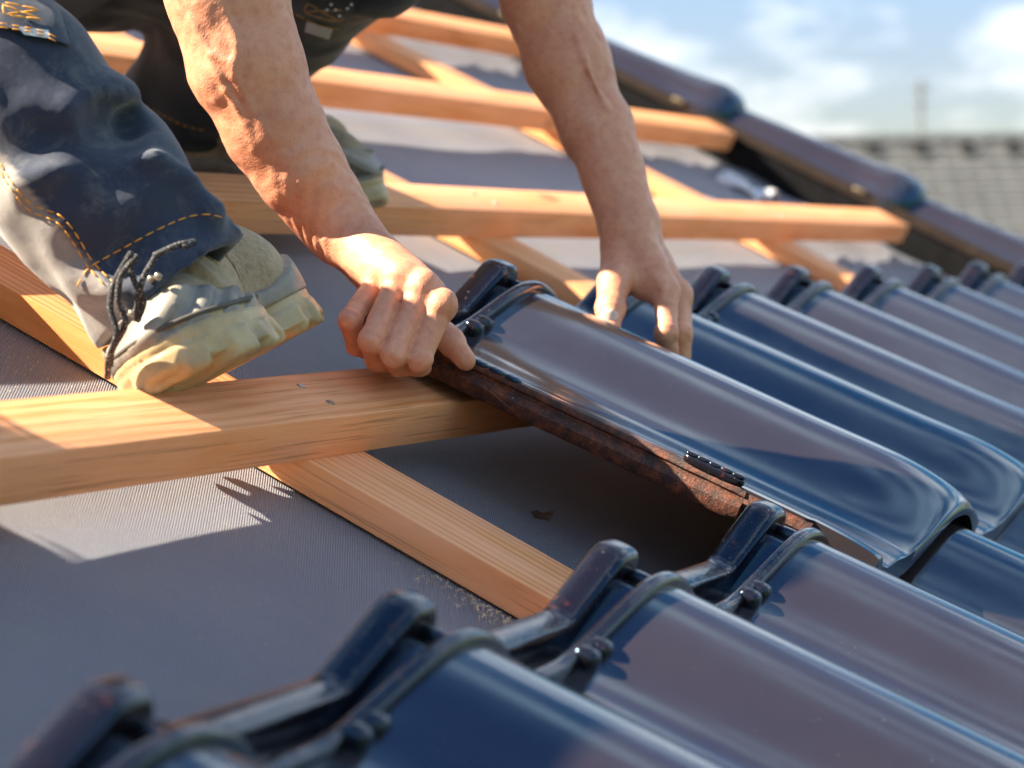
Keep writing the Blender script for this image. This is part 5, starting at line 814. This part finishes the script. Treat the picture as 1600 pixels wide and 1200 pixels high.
# paint splashes on the far pocket
for pts in ([((2.7102, 1.3187, 0.6537), (5.2397, 2.5496, 0.3304)), ((2.7103, 1.3182, 0.6535), (5.2399, 2.5486, 0.3300)), ((2.7105, 1.3177, 0.6533), (5.2402, 2.5475, 0.3296)), ((2.7106, 1.3172, 0.6531), (5.2405, 2.5465, 0.3292)), ((2.7107, 1.3166, 0.6529), (5.2408, 2.5455, 0.3289)), ((2.7109, 1.3161, 0.6527), (5.2410, 2.5445, 0.3285))], [((2.7120, 1.3117, 0.6510), (5.2433, 2.5360, 0.3253)), ((2.7121, 1.3111, 0.6504), (5.2434, 2.5348, 0.3241)), ((2.7122, 1.3105, 0.6498), (5.2436, 2.5336, 0.3229)), ((2.7123, 1.3099, 0.6491), (5.2437, 2.5325, 0.3217)), ((2.7123, 1.3093, 0.6485), (5.2438, 2.5313, 0.3205)), ((2.7124, 1.3087, 0.6479), (5.2440, 2.5301, 0.3193))], [((2.7084, 1.3197, 0.6471), (5.2362, 2.5514, 0.3177)), ((2.7084, 1.3192, 0.6467), (5.2363, 2.5504, 0.3170)), ((2.7085, 1.3187, 0.6464), (5.2365, 2.5495, 0.3163)), ((2.7086, 1.3182, 0.6460), (5.2366, 2.5486, 0.3155)), ((2.7087, 1.3178, 0.6456), (5.2368, 2.5477, 0.3148)), ((2.7088, 1.3173, 0.6452), (5.2370, 2.5468, 0.3141))], [((2.7186, 1.3005, 0.6626), (5.2560, 2.5143, 0.3476)), ((2.7187, 1.2999, 0.6622), (5.2562, 2.5132, 0.3470)), ((2.7189, 1.2993, 0.6619), (5.2565, 2.5121, 0.3464)), ((2.7190, 1.2988, 0.6616), (5.2567, 2.5109, 0.3457)), ((2.7191, 1.2982, 0.6613), (5.2570, 2.5098, 0.3451)), ((2.7193, 1.2976, 0.6609), (5.2573, 2.5086, 0.3445))], [((2.7168, 1.3021, 0.6572), (5.2526, 2.5173, 0.3373)), ((2.7170, 1.3014, 0.6568), (5.2528, 2.5161, 0.3364)), ((2.7171, 1.3008, 0.6563), (5.2531, 2.5148, 0.3356)), ((2.7172, 1.3001, 0.6559), (5.2533, 2.5135, 0.3347)), ((2.7174, 1.2995, 0.6554), (5.2536, 2.5123, 0.3339)), ((2.7175, 1.2988, 0.6550), (5.2538, 2.5110, 0.3330))], [((2.7133, 1.3052, 0.6466), (5.2458, 2.5233, 0.3167)), ((2.7134, 1.3049, 0.6462), (5.2458, 2.5227, 0.3161)), ((2.7134, 1.3046, 0.6459), (5.2459, 2.5222, 0.3155)), ((2.7134, 1.3043, 0.6456), (5.2460, 2.5216, 0.3149)), ((2.7135, 1.3040, 0.6453), (5.2460, 2.5210, 0.3143)), ((2.7135, 1.3037, 0.6450), (5.2461, 2.5204, 0.3137))]): stitch(pts, pf, tro, .0028, .004, .003, TG)
# ---------------------------------------------------------------- boots
def m_suede():
    t = NT('dusty suede'); a = t.noise(14, 5, .6); b = t.noise(180, 4, .7)
    c = t.ramp(a, [(.3, (.17, .115, .065)), (.5, (.31, .215, .12)), (.72, (.44, .32, .19))]); c = t.mix(t.ramp(b, [(.4, 0.0), (.7, .5)]), c, (.50, .40, .27))
    t.bump(b, 1.0, .0026); return t.set(Base_Color=c, Roughness=.95, Specular_IOR_Level=.1, Sheen_Weight=.3)
def m_rubber(name, a, b, c_, rough=.5):
    t = NT(name); n = t.noise(16, 6, .7); f = t.noise(70, 5, .7)
    c = t.ramp(n, [(.32, a), (.5, b), (.7, c_)]); c = t.mix(t.ramp(f, [(.55, 0.0), (.75, .6)]), c, (.40, .36, .28)); t.bump(f, .3, .0015)
    
    return t.set(Base_Color=c, Roughness=rough, Specular_IOR_Level=.4)
SU = m_suede(); RBT = m_rubber('grey scuffed rubber', (.12, .115, .11), (.21, .19, .165), (.33, .27, .19)); RSO = m_rubber('yellowed sole', (.26, .19, .10), (.42, .31, .155), (.45, .37, .25), .42)
MSH = m_plain('navy mesh cloth', (.022, .03, .05), .8, .3, 200, .6, 500, .001); LC = None
def m_lace():
    t = NT('flecked lace'); w = t.ramp(t.noise(750, 1, .5), [(.62, 0.0), (.66, .8)]); c = t.mix(w, (.014, .014, .018), (.32, .32, .31)); t.bump(t.noise(400, 2, .5), .5, .001); return t.set(Base_Color=c, Roughness=.8)
LC = m_lace(); MT = m_plain('worn steel', (.32, .29, .24), .38, .1, Metallic=.8)
def foot2d(P):
    q = P[:, :2]; c = lambda x, y, r: np.linalg.norm(q - A3((x, y)), axis=1) - r
    d = smin(c(.145, .006, .088), c(.07, .000, .106), .05); d = smin(d, c(-.06, -.012, .066), .06); d = smin(d, c(-.215, .016, .080), .05); return d
def spring(P): return .55 * np.clip(P[:, 0] - .06, 0, 1) ** 2
def f_upper(P):
    z = P[:, 2] - spring(P); x = P[:, 0]; Q_ = np.stack([x, P[:, 1], z], 1)
    zz = np.clip(z, 0, 1); d = (foot2d(P) + .010 + 3.0 * zz ** 2 + .25 * zz * (x > .12)) * .72
    d = smax(d, x - .30, .01); d = smax(d, (z - (.135 - .32 * np.clip(x - .03, 0, 1))) * .8, .03)
    d = smin(d, cap(Q_, (-.03, -.008, .060), (-.10, -.03, .125), .074, .070), .04); d = smin(d, cap(Q_, (-.19, 0, .04), (-.16, -.03, .13), .074, .070), .05)
    d = smax(d, -(z + .005), .006)
    d = d + vnoise(P, 14) * .003 + vnoise(P, 40) * .0012
    for x_ in (.030, .055, .080): d = smax(d, -cap(Q_, (x_, -.06, .122 - (x_ - .03) * .3), (x_ + .014, .06, .122 - (x_ - .03) * .3), .0055), .007)
    return d
def f_sole(P):
    z = P[:, 2] - spring(P); f2 = foot2d(P)
    flare = .012 * np.clip((-z) / .06, 0, 1)
    low = -.062 + .016 * np.exp(-((P[:, 0] + .11) / .035) ** 2)
    d = smax(f2 - flare, np.maximum(low - z, z - .010), .012)
    lug = np.clip(np.sin(P[:, 0] * 96 + .6) * 2.6 - .6, 0, 1); d = d + .007 * lug * np.clip((-.020 - z) * 60, 0, 1) * np.clip((f2 + .045) * 40, 0, 1)
    d = d + .003 * np.clip(np.cos((z + .018) * 330), 0, 1) * (z > -.024) * np.clip((f2 + .02) * 90, 0, 1)
    tr_ = np.clip(np.sin(P[:, 0] * 105 + np.cos(P[:, 1] * 45) * 1.6) * 2, 0, 1); d = d + .008 * tr_ * (z < -.048)
    return d
def f_guard(P):
    z = P[:, 2] - spring(P); x = P[:, 0]
    hgt = .014 + .040 * np.clip((x - .05) / .13, 0, 1) ** .8 + .040 * np.clip((-x - .15) / .08, 0, 1) + .006 * np.sin(P[:, 1] * 40)
    st = np.sin((z * .9 + x * .50 - P[:, 1] * .34) * 165); reg = np.clip((x - .02) * 14, 0, 1) * np.clip((z + .002) * 120, 0, 1)
    d = f_upper(P) - .0075 - .0030 * np.clip(st * 1.6, -1, 1) * reg
    d = smax(d, z - hgt, .005); return smax(d, -(z + .008), .004)
def f_panel(P):
    d = f_upper(P) - .0015; Q_ = P
    a = ell(Q_, (-.015, .062, .105), (.045, .045, .024)); b = ell(Q_, (.045, .03, .125), (.018, .030, .04)); c = ell(Q_, (-.02, -.062, .105), (.045, .045, .022))
    return smax(d, np.minimum(np.minimum(a, b), c), .003)
def f_overlay(P):
    d = f_upper(P) - .006; a = cap(P, (.030, .055, .03), (-.06, .050, .20), .014); b = cap(P, (.030, -.055, .03), (-.06, -.050, .20), .014); c = cap(P, (-.10, .07, .02), (-.06, .055, .20), .016); e = cap(P, (.09, -.07, .075), (.08, .07, .085), .006)
    return smax(d, np.minimum(np.minimum(a, b), np.minimum(c, e)), .004)
BX = dict(h=.0048)
def bm_(name, fn, lo, hi, h, it=1):
    V, F = nets(fn, lo, hi, h); me = npmesh(name, relax(V, F, it, .4), F); return me
bu = bm_('upper', f_upper, (-.31, -.14, -.03), (.27, .14, .30), .0052); bs = bm_('sole', f_sole, (-.32, -.15, -.09), (.28, .15, .08), .0042); bg_ = bm_('toe_guard', f_guard, (-.32, -.15, -.03), (.28, .15, .16), .0034)
bp = bm_('mesh_panel', f_panel, (-.12, -.13, .0), (.12, .13, .2), .0045); bo = bm_('overlay', f_overlay, (-.18, -.13, -.0), (.15, .13, .26), .0045)
def on_up(x, y, off=.006):
    P = np.array([[x, y, z] for z in np.linspace(.34, 0, 300)]); f = f_upper(P); i = np.argmax(f < 0); return (x, y, P[i, 2] + off)
laces = []; eyes = []
for i, x in enumerate((.035, .005, -.025, -.055)):
    w = .030 + .002 * i
    a = on_up(x, w); b = on_up(x - .012, -w); m_ = on_up(x - .006, 0, .012); laces.append(tube('lace', catm([a, (m_[0], .012, m_[2]), (m_[0], -.012, m_[2]), b], 5), .0065, 7))
    for q in (a, b): eyes.append(blob('eyelet', q[0], q[1], q[2] + .001, .016, .016, .012, 3))
WT = m_plain('dark welt', (.07, .06, .05), .8, .3)
def _outline(off, z, n=90):
    o_ = []
    for k in range(n + 1):
        a_ = 2 * math.pi * k / n; dx, dy = math.cos(a_), math.sin(a_); lo_, hi_ = 0.0, .5; cx_ = -.02
        for _ in range(26):
            m_ = (lo_ + hi_) / 2; P = np.array([[cx_ + dx * m_, dy * m_, 0.]])
            if foot2d(P)[0] + off < 0: lo_ = m_
            else: hi_ = m_
        p_ = np.array([[cx_ + dx * lo_, dy * lo_, 0.]]); o_.append((p_[0, 0], p_[0, 1], z + spring(p_)[0]))
    return o_
WELT = joined('welt', [tube('w', _outline(.0005, .009), .0035, 6)])
def make_boot(origin, X, Yref, label, mirror=False, sc=1.0):
    X = Vector(X).normalized(); Y = Vector(Yref); Y = (Y - X * Y.dot(X)).normalized(); Z = X.cross(Y)
    e = bpy.data.objects.new('boot', None); scene.collection.objects.link(e); e.empty_display_size = .05; tag(e, label, 'boot', 'dusty tan work boots worn by the roofer')
    m = Matrix((X, Y, Z)).transposed().to_4x4(); L4 = Matrix.Translation(W(origin)) @ RM @ m
    L4 = L4 @ Matrix.Scale(sc, 4)
    if mirror: L4 = L4 @ Matrix.Diagonal((1, -1, 1, 1))
    e.matrix_world = L4
    link('welt', WELT, e, WT)
    link('upper', bu, e, SU); link('sole', bs, e, RSO); link('toe_guard', bg_, e, RBT); link('mesh_panel', bp, e, MSH); link('overlay', bo, e, SU)
    for l_ in laces: link('lace', l_, e, LC)
    for l_ in eyes: link('eyelet', l_, e, MT)
    return e
def sub(a, b): return tuple(x - y for x, y in zip(a, b))
b1 = make_boot((3.1538, 1.5171, 0.1465), sub((2.9852, 1.4739, 0.1486), (3.4310, 1.5871, 0.1388)), sub((3.1887, 1.4459, 0.2615), (3.1491, 1.5627, 0.1007)), 'near work boot, tan suede with yellowed sole, tilted on its side behind the front batten', sc=.94)
b2 = make_boot((4.6817, 2.2454, 0.0770), sub((4.6378, 2.0449, 0.1462), (4.7457, 2.5530, -0.0245)), sub((5.1204, 2.6885, 0.0207), (4.6750, 2.4155, 0.0242)), 'far blurred work boot resting its toe on the second batten behind the forearm', True)
# loose lace ends of the near boot
for pts, r in (([(2.9003, 1.5235, 0.2571), (2.9089, 1.5329, 0.2142), (2.9053, 1.5241, 0.1845), (2.9069, 1.5038, 0.1604), (2.9194, 1.5065, 0.1242), (2.9351, 1.5062, 0.0977)], .0042), ([(2.9030, 1.5155, 0.2568), (2.8991, 1.5232, 0.2276), (2.9007, 1.5148, 0.1978), (2.9115, 1.5002, 0.1749), (2.9216, 1.5079, 0.1364), (2.9282, 1.5055, 0.1140)], .0042),
               ([(2.9161, 1.5341, 0.2477), (2.9177, 1.5139, 0.2235), (2.9299, 1.4984, 0.2054), (2.9338, 1.5006, 0.1784), (2.9212, 1.5062, 0.2272), (2.9294, 1.5062, 0.2630)], .0040), ([(2.9278, 1.5087, 0.2601), (2.9386, 1.4920, 0.2818), (2.9565, 1.4795, 0.2931), (2.9415, 1.4850, 0.2835)], .0040)):
    o = link('lace', tube('lace', catm([sub(p, PO) for p in pts], 6), r, 8), person, LC)
for q, sz in (((2.9605, 1.5167, 0.2251), .008), ((2.9595, 1.5088, 0.2325), .009), ((2.9454, 1.5147, 0.1797), .008)):
    p = sub(q, PO); link('eyelet', blob('eyelet', *p, sz, sz, sz, 4), person, MT)
